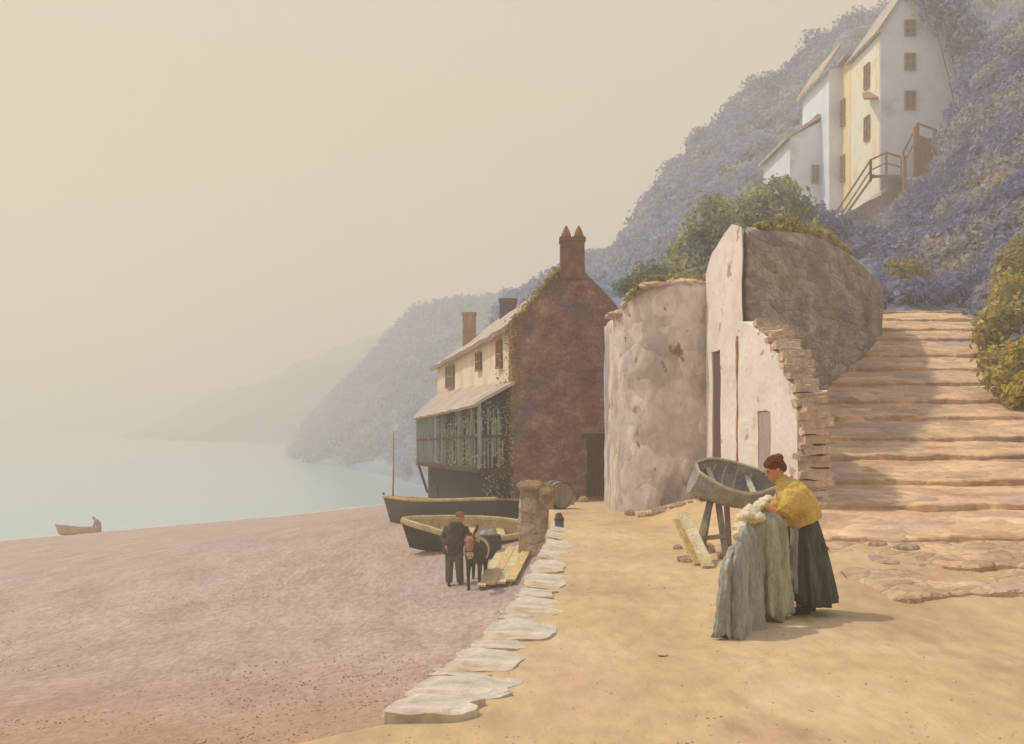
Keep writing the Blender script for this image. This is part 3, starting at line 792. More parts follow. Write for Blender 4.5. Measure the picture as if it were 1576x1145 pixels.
# ------------------------------------------------------------------ masonry stump, barrel, sacking, mooring post
sx = thing('masonry_stump', 'rough stone stump with sacking over its top at the quay corner', 'stone stump', (.62, 30.6, -1))
mb = MB(); mb.hexa([(.14, 30.1, -2), (1.0, 30.1, -2), (1.05, 31.0, -2), (.14, 31.0, -2)], [(.2, 30.15, .28), (.92, 30.15, .2), (.95, 30.95, .25), (.2, 30.95, .33)])
o = mb.build('stone_body', M['wallstone'], sx); roughen(o, .13, .07, 2.9)
mb = MB(); mb.ball((.45, 30.4, .24), (.34, .42, .14), 18, 10); mb.tube([(.8, 30.2, .26), (.84, 30.05, .0), (.82, 30.03, -.5)], [(.2, .16), (.2, .07), (.14, .05)], 12)
o = mb.build('sacking', M['basket'], sx); roughen(o, .08, .05, 4.2)
ba = thing('barrel', 'grey oak barrel lying beside the stump with its round end showing', 'barrel', (1.2, 30.5, -.35))
mb = MB(); d = Vector((.45, -.9, 0)).normalized(); c0 = Vector((1.02, 30.9, .0))
prof = [(0, .30), (.2, .35), (.4, .37), (.6, .35), (.8, .30)]
mb.tube([c0 + d * (t - .3) for t, r in prof], [r for t, r in prof], 20); mb.build('staves', M['barrelwood'], ba, smooth=False)
for t, r in ((.08, .325), (.28, .368), (.55, .368), (.74, .325)):
    mb = MB(); mb.tube([c0 + d * (t - .3 - .025), c0 + d * (t - .3 + .025)], [r + .008, r + .008], 20); mb.build('hoop', M['iron'], ba)
mp_ = thing('mooring_post', 'short blue grey mooring post standing on the quay edge behind the kerb stones', 'mooring post', (.86, 22.5, -.1))
mb = MB(); mb.tube([(.86, 22.5, -.4), (.86, 22.5, .12), (.84, 22.5, .2)], [.09, .08, .05], 12); mb.build('post', M['bluepaint'], mp_)
mb = MB(); mb.tube([(.86, 22.5, .06), (.86, 22.5, .11)], [.095, .09], 12); mb.build('collar', M['iron'], mp_)
for k, (x, y, r, lab) in enumerate([(1.66, 35.2, .2, 'grey boulder below the cottage gable, left of the door'), (2.0, 34.8, .16, 'smaller grey boulder near the cottage door'),
                                    (2.6, 27.3, .13, 'stone lying against the foot of the bastion'), (1.55, 33.2, .14, 'low stone between the barrel and the cottage gable')]):
    mb = MB(); z = ground_z(x, y); mb.ball((x, y, z + r * .3), (r, r * .8, r * .7), 12, 8); o = mb.build('boulder', M['stone']); roughen(o, .07, .03, 5)
    tagc(o, (x, y, z), lab, 'boulder', 'boulders at the foot of the walls')

g = random.Random(44)
for k in range(26):
    if k < 16: x = g.uniform(2.7, 4.1); y = g.uniform(26.3, 27.6) - .25 * (x - 2.7)
    else: x = g.uniform(2.3, 3.4); y = g.uniform(16.2, 18.4)
    r = g.uniform(.05, .13); z = ground_z(x, y); mb = MB(); mb.ball((x, y, z + r * .2), (r * g.uniform(.9, 1.4), r, r * g.uniform(.5, .8)), 9, 6)
    o = mb.build('rubble_stone', M['stone']); roughen(o, .06, .025, 6)
    tagc(o, (x, y, z), 'small rubble stone lying at the foot of the bastion' if k < 16 else 'small rubble stone lying around the trestle feet', 'stone', 'rubble at the foot of the bastion' if k < 16 else 'rubble around the trestle')

# ------------------------------------------------------------------ boats
def boat(name, label, Lh, B, D, loc, rot, hm, gm, im, thw=2, mast=False, group=None, tr=.55, sheer=.35, rimw=.07):
    r = thing(name, label, 'boat', loc, group); r.rotation_euler = rot
    ns, nr = 26, 11
    def half(t):
        bow = max(0, 1 - max(0, (t - .42) / .58) ** 2.3); stern = 1 - (1 - tr) * max(0, (.42 - t) / .42) ** 2
        return B / 2 * bow ** .85 * stern if t > .42 else B / 2 * stern
    def sec(t, off=0):
        hb = max(.012, half(t) - off); zt = D * (1 + sheer * (2.2 * max(0, t - .45)) ** 2 * .8 + sheer * .4 * max(0, .35 - t)); zk = D * (.02 + .75 * max(0, t - .8) ** 2 * 8 * .5) + off
        x = (t - .5) * Lh
        pts = []
        for j in range(nr):
            a = j / (nr - 1)
            yy = hb * (1 - (1 - a) ** 2.6) ** .8 if a > 0 else 0
            zz = lerp(zk, zt, a ** 1.7); pts.append((yy, zz))
        rake = .10 * Lh * max(0, t - .85) / .15
        return [Vector((x + rake * (z / zt), -y, z)) for y, z in reversed(pts)] + [Vector((x + rake * (z / zt), y, z)) for y, z in pts[1:]]
    tt = [i / ns for i in range(ns + 1)]
    h = MB(); S = [sec(t) for t in tt]; h.grid(S); k = len(S[0]); h.add(S[0], [tuple(range(k))])
    h.build('hull', hm, r, smooth=True, local=True)
    q = MB(); S2 = [sec(lerp(.02, .975, t), .035) for t in tt]; q.grid([list(reversed(s)) for s in S2]); q.add(S2[0], [tuple(reversed(range(k)))])
    q.build('lining', im, r, smooth=True, local=True)
    for sgn in (0, -1):
        gg = MB(); gg.tube([s[sgn] + Vector((0, 0, .01)) for s in S], [(rimw, rimw * .6)] * len(S), 8); gg.build('gunwale', gm, r, local=True)
    gg = MB(); gg.beam(S[0][0], S[0][-1], rimw, rimw); gg.build('transom_cap', gm, r, local=True)
    gg = MB(); gg.tube([s[k // 2] + Vector((0, 0, -.02)) for s in S[2:]] + [S[-1][0] + Vector((.02, 0, .12))], .035 if Lh > 2.4 else .02, 8); gg.build('keel', hm, r, local=True)
    for i in range(thw):
        t = .22 + .5 * i / max(1, thw - 1); s = sec(t, .03); z = lerp(0, s[0].z, .68); hb = abs(s[2].y)
        gg = MB(); gg.box((s[0].x, 0, z), (.2 * min(1, Lh / 3), hb * 2, .035)); gg.build('thwart', gm, r, local=True)
    for t in (.15, .3, .45, .6, .75):
        s = sec(t, .04); gg = MB(); gg.tube(s[1:-1], .018, 6); gg.build('rib', gm, r, local=True)
    return r, sec


# black boat
bA, bB = Vector((-4.02, 40.2)), Vector((.28, 35.0)); dd = bA - bB; Lb = dd.length
mid = (bA + bB) / 2
r, sec = boat('black_boat', 'long black beached boat with tan gunwale lying before the boarded gallery', Lb * .92, 1.9, .78, (mid.x, mid.y, -1.42),
              (R(-4), R(-1.0), math.atan2(dd.y, dd.x)), M['hullblack'], M['tan'], M['tarboard'], 3, sheer=.22, tr=.75, rimw=.05)
r.rotation_euler = (R(4), R(3.6), math.atan2(dd.y, dd.x))
mb = MB(); mb.tube([(Lb * .47, 0, .5), (Lb * .468, 0, 1.6), (Lb * .475, .0, 3.1)], [.035, .03, .02], 8); mb.build('mast', M['tan'], r, local=True)
# ochre-lined boat
r, sec = boat('ochre_boat', 'dark hulled rowing boat with broad ochre rim and lining, tilted open on the beach', 3.05, 1.55, .62, (-1.15, 33.0, -1.62),
              (0, 0, R(188)), M['hullblack'], M['yellow'], M['yellow'], 3, tr=.5, sheer=.25, rimw=.09)
r.rotation_euler = (R(-15), R(-2), R(187))
nb = MB(); nb.ball((.45, .0, .28), (.45, .4, .16), 14, 8); nb.ball((-.5, .05, .28), (.4, .36, .16), 14, 8)
o = nb.build('heap_of_net', M['tub'], None)
o.matrix_world = Matrix.Translation(r.location) @ r.rotation_euler.to_matrix().to_4x4()
roughen(o, .1, .06, 5); tag(o, 'dark fishing net heaped inside the ochre-lined boat', 'net')

# dinghy on trestle by the wall
r, sec = boat('grey_dinghy', 'small weathered grey dinghy propped up on a trestle against the bastion', 1.2, .74, .40, (0, 0, 0),
              (0, 0, 0), M['hullgrey'], M['kerb'], M['hullgrey'], 2, tr=.3, sheer=.2, rimw=.025)
dc = P(1113, 770, 17.2); r.location = dc + Vector((.05, .05, -.0)); r.rotation_euler = (R(34), R(12), R(14))
tr_ = thing('trestle', 'rough grey timber trestle holding up the small dinghy', 'trestle', (P(1090, 850, 17.0)))
gz = ground_z(2.7, 17)
for a, b in (((2.55, 16.75, gz), (2.75, 17.1, .86)), ((2.9, 16.7, gz), (2.85, 17.1, .8)), ((2.65, 17.7, gz), (2.8, 17.3, .86)), ((3.1, 17.6, gz), (3.0, 17.3, .8))):
    mb = MB(); mb.beam(a, b, .07); mb.build('leg', M['barrelwood'], tr_)
mb = MB(); mb.beam((2.6, 17.15, .84), (3.15, 17.25, .82), .09, .09); mb.build('top_rail', M['barrelwood'], tr_)
mb = MB(); mb.beam((2.6, 16.85, .3), (2.92, 16.8, .34), .05, .06); mb.build('stretcher', M['barrelwood'], tr_)
# planks leaning on trestle
GP = 'ochre planks leaning by the trestle'
for k, (a, b, wd, lab) in enumerate([((1052, 790), (1090, 856), .16, 'yellow plank leaning against the trestle, facing the path'), ((1040, 800), (1074, 850), .10, 'thin pale plank leaning on the trestle, left of the yellow plank')]):
    p0 = P(a[0], a[1], 16.9); p1 = P(b[0], b[1], 16.0 if k == 0 else 16.3); p1.z = ground_z(p1.x, p1.y) + .02
    mb = MB(); mb.beam(p0, p1, wd, .03); o = mb.build('leaning_plank', M['yellow'] if k == 0 else M['plank']); tagc(o, p1, lab, 'plank', GP)

# stacked planks on beach beside the quay
for k in range(4):
    off = -.34 + .23 * k
    p0 = Vector((.1 + off, 31.0, 0)); p1 = Vector((-.36 + off * .95, 27.4, 0))
    for p in (p0, p1): p.z = beach_z(p.x, p.y) + .12 + .015 * (k % 2)
    mb = MB(); mb.beam(p0, p1, .20, .05); o = mb.build('plank', M['plank'] if k % 2 else M['yellow']); roughen(o, .4, .008, 2)
    tagc(o, (p0 + p1) / 2, ['broad pale plank on the beach pile, nearest the donkey', 'second plank of the beach pile, next to the one by the donkey', 'third plank of the beach pile, next to the quay-side one', 'plank of the beach pile lying closest to the quay edge'][k], 'plank', 'sawn planks laid on the beach')

# dark tub behind donkey
t_ = thing('tub', 'dark wooden tub with pale rope on top standing behind the donkey', 'tub', (-.62, 31.0, beach_z(-.62, 31)))
tz = beach_z(-.62, 31)
mb = MB(); mb.tube([(-.62, 31, tz - .05), (-.62, 31, tz + .3), (-.62, 31, tz + .55)], [.32, .36, .34], 18); mb.build('staves', M['tub'], t_)
for h in (.1, .42): mb = MB(); mb.tube([(-.62, 31, tz + h), (-.62, 31, tz + h + .05)], [.36, .365], 18); mb.build('hoop', M['iron'], t_)
mb = MB()
for k in range(5): mb.tube([(-.62 + math.cos(a) * (.22 - .02 * k), 31 + math.sin(a) * (.22 - .02 * k), tz + .57 + .02 * k) for a in np.linspace(0, 6.28, 20)], .025, 6)
mb.build('rope_coil', M['clothgrey'], t_)

# ------------------------------------------------------------------ small boat at the water's edge with person
sb = P(122, 822, 101)
r, sec = boat('rowing_boat', 'small varnished rowing boat lying at the water edge on the far left', 3.3, 1.2, .55, (sb.x, sb.y, sb.z - .05), (0, R(1), R(178)), M['smallboat'], M['smallboat'], M['smallboat'], 2, tr=.7, sheer=.45, rimw=.04)
pp = P(152, 824, 101.4)
fig = thing('person', 'far person in rust jersey stooping over the stern of the small rowing boat', 'person', pp)
mb = MB(); b = pp
for s in (-.1, .1): mb.tube([b + Vector((s, 0, -.02)), b + Vector((s + .03, 0, .42)), b + Vector((s * .8, 0, .8))], [.07, .08, .11], 10)
mb.tube([b + Vector((0.02, 0, .72)), b + Vector((-.05, 0, 1.0)), b + Vector((-.28, 0, 1.22))], [(.18, .16), (.2, .17), (.19, .13)], 12)
mb.ball(b + Vector((-.40, 0, 1.38)), (.11, .1, .13)); mb.tube([b + Vector((-.28, 0, 1.2)), b + Vector((-.37, 0, 1.32))], .06, 8)
for s in (-.17, .17): mb.tube([b + Vector((-.26, s, 1.18)), b + Vector((-.3, s, .9)), b + Vector((-.52, s * .9, .66))], [.065, .055, .045], 8)
o = mb.build('body', M['skin'], fig); remesh(o, .03, 2)
mb = MB(); mb.tube([b + Vector((0.03, 0, .70)), b + Vector((-.05, 0, 1.0)), b + Vector((-.29, 0, 1.23))], [(.2, .18), (.23, .2), (.21, .15)], 12)
for s in (-.17, .17): mb.tube([b + Vector((-.26, s, 1.18)), b + Vector((-.3, s, .9)), b + Vector((-.44, s * .9, .74))], [.08, .07, .06], 8)
o = mb.build('jersey', M['rust'], fig); remesh(o, .03, 2)
mb = MB()
for s in (-.1, .1): mb.tube([b + Vector((s, 0, .1)), b + Vector((s + .03, 0, .42)), b + Vector((s * .8, 0, .82))], [.09, .1, .13], 10)
o = mb.build('trousers', M['rust'], fig); remesh(o, .03, 2)
mb = MB(); mb.ball(b + Vector((-.40, 0, 1.45)), (.13, .12, .08)); mb.build('cap', M['cap'], fig, smooth=True)

# ------------------------------------------------------------------ woman
def hand(mb, wrist, d, side, up, s=1.0, curl=.5):
    d = Vector(d).normalized(); side = (Vector(side) - d * Vector(side).dot(d)).normalized(); up = side.cross(d) if up is None else Vector(up)
    w_ = Vector(wrist)
    mb.tube([w_, w_ + d * .045 * s, w_ + d * .085 * s], [(.022 * s, .03 * s), (.018 * s, .042 * s), (.014 * s, .04 * s)], 8)
    for k, ln in enumerate((.062, .072, .068, .052)):
        b0 = w_ + d * .08 * s + side * (.033 - .022 * k) * s
        b1 = b0 + (d * .9 - up * curl * .5).normalized() * ln * .5 * s
        b2 = b1 + (d * .5 - up * curl * 1.3).normalized() * ln * .5 * s
        mb.tube([b0, b1, b2], [.0095 * s, .0085 * s, .007 * s], 6)
    b0 = w_ + d * .03 * s + side * .035 * s
    mb.tube([b0, b0 + (side + d * .8 - up * .3).normalized() * .035 * s, b0 + (side * .4 + d - up * .5).normalized() * .065 * s], [.012 * s, .010 * s, .008 * s], 6)


WY = 12.35
wb = P(1236, 945, WY)
wb.z = ground_z(wb.x, wb.y)
def W(x, z, y=0): return Vector((wb.x + x, WY + y, z))
wom = thing('person', 'auburn-haired woman in ochre shawl and long dark skirt bending over the hung cloth', 'person', wb)
mb = MB()
mb.tube([W(-.01, .84), W(-.03, .95), W(-.10, 1.12), W(-.17, 1.25), W(-.20, 1.31)], [(.11, .11), (.13, .12), (.15, .12), (.12, .11), (.07, .07)], 14)
mb.tube([W(-.19, 1.27), W(-.235, 1.345), W(-.26, 1.40)], [.058, .052, .055], 10)          # neck
hd = W(-.285, 1.445)
rt = Matrix.Rotation(R(-28), 3, 'Y')
mb.ball(hd, (.088, .078, .112), 16, 12, rt)
mb.ball(hd + rt @ Vector((-.045, 0, -.055)), (.055, .055, .06), 12, 8)                    # jaw
fdir = rt @ Vector((-1, 0, -.12)); 
mb.tube([hd + rt @ Vector((-.075, 0, .01)), hd + rt @ Vector((-.107, 0, -.03)), hd + rt @ Vector((-.082, 0, -.04))], [.012, .016, .012], 8)   # nose
mb.ball(hd + rt @ Vector((-.083, 0, -.064)), (.014, .022, .008), 8, 6); mb.ball(hd + rt @ Vector((-.08, 0, -.079)), (.013, .018, .008), 8, 6)  # lips
mb.ball(hd + rt @ Vector((-.072, 0, -.10)), (.022, .025, .02), 8, 6)                      # chin
mb.tube([hd + rt @ Vector((-.078, -.045, .022)), hd + rt @ Vector((-.09, 0, .024)), hd + rt @ Vector((-.078, .045, .022))], .011, 6)  # brow
for s in (-1, 1):
    mb.ball(hd + rt @ Vector((.012, s * .078, -.012)), (.022, .012, .032), 8, 6)           # ears
    sh = W(-.15, 1.21, s * .155); el = W(-.26, .97, s * .2 - .02); hn = W(-.40, 1.10, s * .07 - .03)
    if s > 0: el = W(-.27, 1.0, .17); hn = W(-.43, 1.07, .06)
    mb.tube([sh, sh.lerp(el, .5) + Vector((.01, 0, 0)), el], [.062, .052, .044], 10)
    mb.tube([el, el.lerp(hn, .4), hn], [.045, .042, .028], 10)
    hand(mb, hn, hn - el + Vector((-.08, 0, -.1)), (0, -s, .2), None, 1.0, .8)
for s in (-.09, .09):
    mb.tube([W(.0, .84, s * .7), W(.02 + s * .4, .45, s * .9), W(0 + s * .6, .08, s)], [.075, .07, .045], 10)
body = mb.build('body', M['skin'], wom); remesh(body, .0075, 3)
# eye detail
for s in (-1, 1): mb = MB(); mb.ball(hd + rt @ Vector((-.078, s * .034, .004)), (.008, .012, .007), 8, 6); mb.build('eye', M['boot'], body)
# hair: cap of hair with bun
mb = MB()
mb.ball(hd + rt @ Vector((.022, 0, .028)), (.096, .093, .106), 18, 12, rt)
mb.ball(hd + rt @ Vector((-.03, 0, .066)), (.056, .074, .045), 14, 9, rt)
for k in range(9):
    a = -1.2 + k * .3; mb.tube([hd + rt @ Vector((-.07, math.sin(a) * .06, .06)), hd + rt @ Vector((0, math.sin(a) * .092, .112 - .03 * abs(a))), hd + rt @ Vector((.08, math.sin(a) * .06, .07))], .012, 6)
mb.ball(hd + rt @ Vector((.085, 0, .075)), (.05, .055, .045), 12, 9, rt)
mb.ball(hd + rt @ Vector((.07, 0, -.02)), (.05, .07, .06), 12, 9, rt)
hair = mb.build('hair', M['hair'], wom); remesh(hair, .007, 1)
dm = bpy.data.textures.new('strand', 'CLOUDS'); dm.noise_scale = .03
ds = hair.modifiers.new('strands', 'DISPLACE'); ds.texture = dm; ds.strength = .012
# blouse sleeves (rolled) under the shawl
for s in (-1, 1):
    mb = MB(); sh = W(-.15, 1.21, s * .155); el = W(-.26, .97, s * .2 - .02) if s < 0 else W(-.27, 1.0, .17)
    mb.tube([sh, sh.lerp(el, .9)], [.075, .06], 12)
    mb.tube([sh.lerp(el, .85), sh.lerp(el, .97)], [.066, .066], 12)
    o = mb.build('sleeve', M['shawl'], wom); remesh(o, .012, 3)
# shawl draped over shoulders and back
mb = MB()
mb.tube([W(.015, .90), W(-.01, .96), W(-.055, 1.08), W(-.115, 1.19), W(-.175, 1.275), W(-.225, 1.335), W(-.24, 1.36)],
        [(.185, .215), (.20, .235), (.195, .25), (.165, .235), (.115, .16), (.065, .07), (.055, .058)], 24)
for s_ in (-1, 1): mb.tube([W(-.10, 1.2, s_ * .15), W(-.2, 1.05, s_ * .19 - .01), W(-.235, .985, s_ * .2 - .015)], [.10, .10, .085], 14)
o = mb.build('shawl', M['shawl'], wom); remesh(o, .011, 5)
tx = bpy.data.textures.new('wool_fold', 'CLOUDS'); tx.noise_scale = .09; tx.noise_depth = 2
ds = o.modifiers.new('folds', 'DISPLACE'); ds.texture = tx; ds.strength = .03
# skirt
def skirtrows(cx0, cx1, z0, z1, rx0, ry0, rx1, ry1, n, nf, amp, seed, ph=0):
    rows = []; g = random.Random(seed); phs = [g.random() * 6 for _ in range(6)]
    for i in range(n + 1):
        t = i / n; r_ = []
        rx, ry = lerp(rx0, rx1, t ** .75), lerp(ry0, ry1, t ** .75)
        for j in range(97):
            a = 2 * math.pi * j / 96
            f = amp * t ** .8 * (.6 * math.sin(nf * a + phs[0]) + .3 * math.sin(nf * 1.7 * a + phs[1] + t) + .25 * math.sin(nf * .5 * a + phs[2])) if j not in (0, 96) else 0
            r_.append(W(lerp(cx0, cx1, t) + math.cos(a) * (rx + f), lerp(z0, z1, t) + .03 * t * math.sin(a * 2 + 1) , math.sin(a) * (ry + f)))
        rows.append(r_)
    return rows
mb = MB(); sr = skirtrows(-.02, .06, .95, .12, .145, .13, .25, .26, 18, 12, .055, 4); mb.grid(sr); mb.add(sr[0][:-1], [tuple(range(96))])
o = mb.build('skirt', M['skirt'], wom, smooth=True); s = o.modifiers.new('thick', 'SOLIDIFY'); s.thickness = .01
# apron hanging at the front edge of the skirt: a narrow pale strip
rows = []
for i in range(15):
    t = i / 14; z = lerp(.9, .22, t)
    rows.append([W(lerp(-.155, -.175, t) + .075 * q + .006 * math.sin(9 * t + q * 5), z, -lerp(.135, .215, t) - .02 * math.sin(q * math.pi) - .015 + .04 * (1 - q)) for q in (0, .2, .4, .6, .8, 1)])
mb = MB(); mb.grid(rows); o = mb.build('apron', M['apron'], wom, smooth=True); s = o.modifiers.new('thick', 'SOLIDIFY'); s.thickness = .008; s.offset = 0
for s_, x_, nm in ((-.1, -.04, 'boot'), (.09, .06, 'boot')):
    mb = MB(); mb.tube([W(x_ + .05, .36, s_), W(x_ + .045, .09, s_)], [.066, .056], 10)
    mb.tube([W(x_ + .085, .045, s_), W(x_, .045, s_ - .01), W(x_ - .10, .03, s_ - .03), W(x_ - .13, .028, s_ - .035)], [(.045, .036), (.046, .04), (.034, .036), (.02, .024)], 10)
    o = mb.build(nm, M['boot'], wom); remesh(o, .01, 2)

# ------------------------------------------------------------------ cloths hung over a rail
cr_ = thing('drying_rail', 'low wooden rail hidden beneath the hanging cloths', 'rail', P(1160, 960, 11.9) * 1)
cr_.location.z = 0
RX0, RX1, RYY = P(1135, 800, 11.5).x, P(1205, 800, 12.2).x, 11.85
SAG = bpy.data.textures.new('sag', 'CLOUDS'); SAG.noise_scale = .16; SAG.noise_depth = 3
def drape(name, label, path, ztop, zbot, wt, wb_, amp, nf, mat, seed, grp=None, endround=.05):
    """closed hanging cloth: plan path widened into a loop, folds deepening downwards"""
    g = random.Random(seed); phs = [g.random() * 6 for _ in range(5)]
    n = 96; rows = []
    pa, pb = Vector(path[0]), Vector(path[1]); d = (pb - pa); ln = d.length; d.normalize(); nrm = Vector((d.y, -d.x))
    for i in range(22):
        t = i / 21; hgt = t
        wdt = lerp(wt, wb_, t ** .8) * min(1, math.sqrt(1 - (1 - min(1, t / .12)) ** 2) + .02)
        ext = ln / 2 * lerp(.72, 1.08, t ** .8) * min(1, .55 + t * 3.5)
        r_ = []
        for j in range(n + 1):
            a = 2 * math.pi * j / n
            cx, cy = math.cos(a), math.sin(a)
            sx_ = math.copysign(abs(cx) ** .7, cx) * ext; sy_ = math.copysign(abs(cy) ** .7, cy) * wdt
            f = amp * t ** .6 * (math.sin(nf * a + phs[0]) * .6 + .4 * math.sin(nf * 1.9 * a + phs[1] + 2 * t) + .3 * math.sin(nf * .6 * a + phs[2])) if j not in (0, n) else 0
            c = (pa + pb) / 2 + d * (sx_ + cx * f) + nrm * (sy_ + cy * f)
            zb = zbot(a) if callable(zbot) else zbot
            zt_ = ztop + .05 * cx * ln if not callable(ztop) else ztop(cx)
            r_.append(Vector((c.x, c.y, lerp(zt_, zb, t))))
        rows.append(r_)
    mb = MB(); mb.grid(rows); mb.add(rows[0][:-1], [tuple(range(n))])
    o = mb.build(name, mat, smooth=True); s = o.modifiers.new('thick', 'SOLIDIFY'); s.thickness = .01
    roughen(o, .06, .012, 6, smooth=True)
    ds = o.modifiers.new('sag', 'DISPLACE'); ds.texture = SAG; ds.strength = .07
    c = (pa + pb) / 2; return tagc(o, (c.x, c.y, 0), label, 'cloth', grp)
pA, pB = P(1152, 0, 11.8), P(1200, 0, 12.2)
drape('hanging_cloth', 'sage green cloth hanging in heavy folds below the woman\'s hands', ((pA.x, pA.y), (pB.x, pB.y)), lambda c: 1.05 - .02 * c, lambda a: .06 + .05 * math.sin(a * 3) + .03 * math.sin(a * 7), .14, .2, .07, 7, M['clothgreen'], 3)
pA, pB = P(1112, 0, 11.0), P(1166, 0, 11.6)
drape('hanging_cloth', 'blue grey cloth falling to the sand left of the sage green cloth', ((pA.x, pA.y), (pB.x, pB.y)), lambda c: .87 + .12 * c, lambda a: -.02 + .05 * math.sin(a * 2 + 1) + .02 * math.sin(a * 9), .045, .13, .06, 6, M['clothgrey'], 8)
for px, Y, h in ((1160, 11.88, .8), (1192, 12.14, .82), (1137, 11.26, .66)):
    p = P(px, 0, Y); mb = MB(); mb.tube([(p.x, p.y, -.1), (p.x, p.y, h)], .03, 8); mb.build('post', M['timber'], cr_)
for a, b, h in (((1158, 11.86), (1194, 12.16), .8), ((1122, 11.1), (1150, 11.42), .62)):
    p0, p1 = P(a[0], 0, a[1]), P(b[0], 0, b[1]); mb = MB(); mb.tube([(p0.x, p0.y, h), (p1.x, p1.y, h)], .025, 8); mb.build('rail', M['timber'], cr_)
# bright folded cloth on top, in the woman's hands
mb = MB()
c0, c1, c2, c3 = P(1137, 826, 11.5), P(1143, 796, 11.7), P(1158, 784, 11.85), P(1180, 768, 12.1)
gg = random.Random(2)
for k in range(15):
    t = k / 14; q = t * 3; i = min(2, int(q)); p = (c0, c1, c2, c3)[i].lerp((c0, c1, c2, c3)[i + 1], q - i)
    mb.ball(p + Vector((gg.uniform(-.015, .015), gg.uniform(-.03, .03), gg.uniform(-.012, .012))), (gg.uniform(.05, .075), gg.uniform(.06, .11), gg.uniform(.03, .05) * (1.2 - .5 * t)), 12, 8)
mb.ball(P(1160, 796, 11.8), (.12, .13, .055), 16, 9); mb.ball(P(1134, 824, 11.35), (.05, .05, .035), 12, 8)
o = mb.build('folded_cloth', M['clothpale']); remesh(o, .012, 3)
tx2 = bpy.data.textures.new('crumple', 'CLOUDS'); tx2.noise_scale = .045; tx2.noise_depth = 2
ds = o.modifiers.new('crumple', 'DISPLACE'); ds.texture = tx2; ds.strength = .045
tagc(o, P(1160, 790, 11.8), 'bright cream cloth bundled on top of the hangings in the woman\'s hands', 'cloth')

# ------------------------------------------------------------------ man and donkey
mY = 28.5; mbz = P(699, 905, mY)
mbz.z = beach_z(mbz.x, mY)
def H(x, z, y=0): return Vector((mbz.x + x, mY + y, mbz.z + z))
man = thing('person', 'bearded-dark man in cap and dark coat walking beside the donkey on the beach'.replace('bearded-dark man', 'man'), 'person', mbz)
mb = MB()
mb.tube([H(0, .86), H(.01, 1.05), H(.05, 1.26), H(.09, 1.38), H(.11, 1.45)], [(.17, .12), (.17, .13), (.21, .13), (.17, .11), (.06, .06)], 14)
hdm = H(.14, 1.575, -.05)
mb.tube([H(.11, 1.41), hdm], .058, 10); mb.ball(hdm, (.082, .095, .115), 16, 11)
mb.ball(hdm + Vector((.03, -.095, -.03)), (.016, .022, .025), 8, 6); mb.ball(hdm + Vector((.02, -.075, -.085)), (.04, .03, .03), 10, 7)
mb.tube([hdm + Vector((-.03, -.085, .02)), hdm + Vector((.065, -.082, .02))], .011, 6)
mb.ball(hdm + Vector((.02, -.09, -.06)), (.026, .012, .008), 8, 6)
for s in (-1, 1): mb.ball(hdm + Vector((s * .083, .01, 0)), (.012, .02, .03), 8, 6)
armL = [H(-.14, 1.34), H(-.27, 1.08, .02), H(-.17, .88, -.16)]; armR = [H(.25, 1.33), H(.33, 1.10, -.10), H(.40, 1.02, -.42)]
for a in (armL, armR):
    mb.tube(a, [.062, .052, .036], 10); hand(mb, a[2], a[2] - a[1], (0, -1, 0) if a is armL else (-.3, -.5, .5), None, 1.1, .6)
legs = [[H(-.09, .9), H(-.11, .48, -.02), H(-.12, .06, -.02)], [H(.09, .9), H(.12, .48, -.10), H(.14, .06, .05)]]
for l in legs: mb.tube(l, [.10, .07, .05], 10)
o = mb.build('body', M['skin'], man); remesh(o, .012, 3)
mb = MB()
mb.tube([H(-.02, .70), H(-.01, .9), H(.01, 1.08), H(.05, 1.28), H(.09, 1.40), H(.11, 1.46)], [(.26, .18), (.24, .18), (.215, .175), (.235, .17), (.185, .14), (.08, .075)], 16)
mb.tube([armL[0], armL[1], armL[1].lerp(armL[2], .85)], [.085, .075, .06], 10); mb.tube([armR[0], armR[1], armR[1].lerp(armR[2], .8)], [.085, .075, .06], 10)
o = mb.build('coat', M['coat'], man); remesh(o, .016, 3)
mb = MB()
for l in legs: mb.tube([l[0], l[1], l[1].lerp(l[2], .98)], [.125, .10, .085], 10)
o = mb.build('trousers', M['trousers'], man); remesh(o, .016, 3)
mb = MB(); mb.ball(hdm + Vector((0, .01, .055)), (.115, .125, .075), 16, 9); mb.ball(hdm + Vector((.03, -.11, .035)), (.07, .06, .016), 12, 6)
o = mb.build('cap', M['cap'], man); remesh(o, .012, 2)
for l in legs:
    mb = MB(); f = l[2]; mb.tube([f + Vector((0, .03, .06)), f + Vector((0, .03, 0))], .058, 10); mb.tube([f + Vector((0, .07, -.03)), f + Vector((0, -.05, -.03)), f + Vector((.01, -.18, -.04))], [(.045, .035), (.05, .035), (.035, .022)], 10)
    o = mb.build('boot', M['boot'], man); remesh(o, .014, 2)

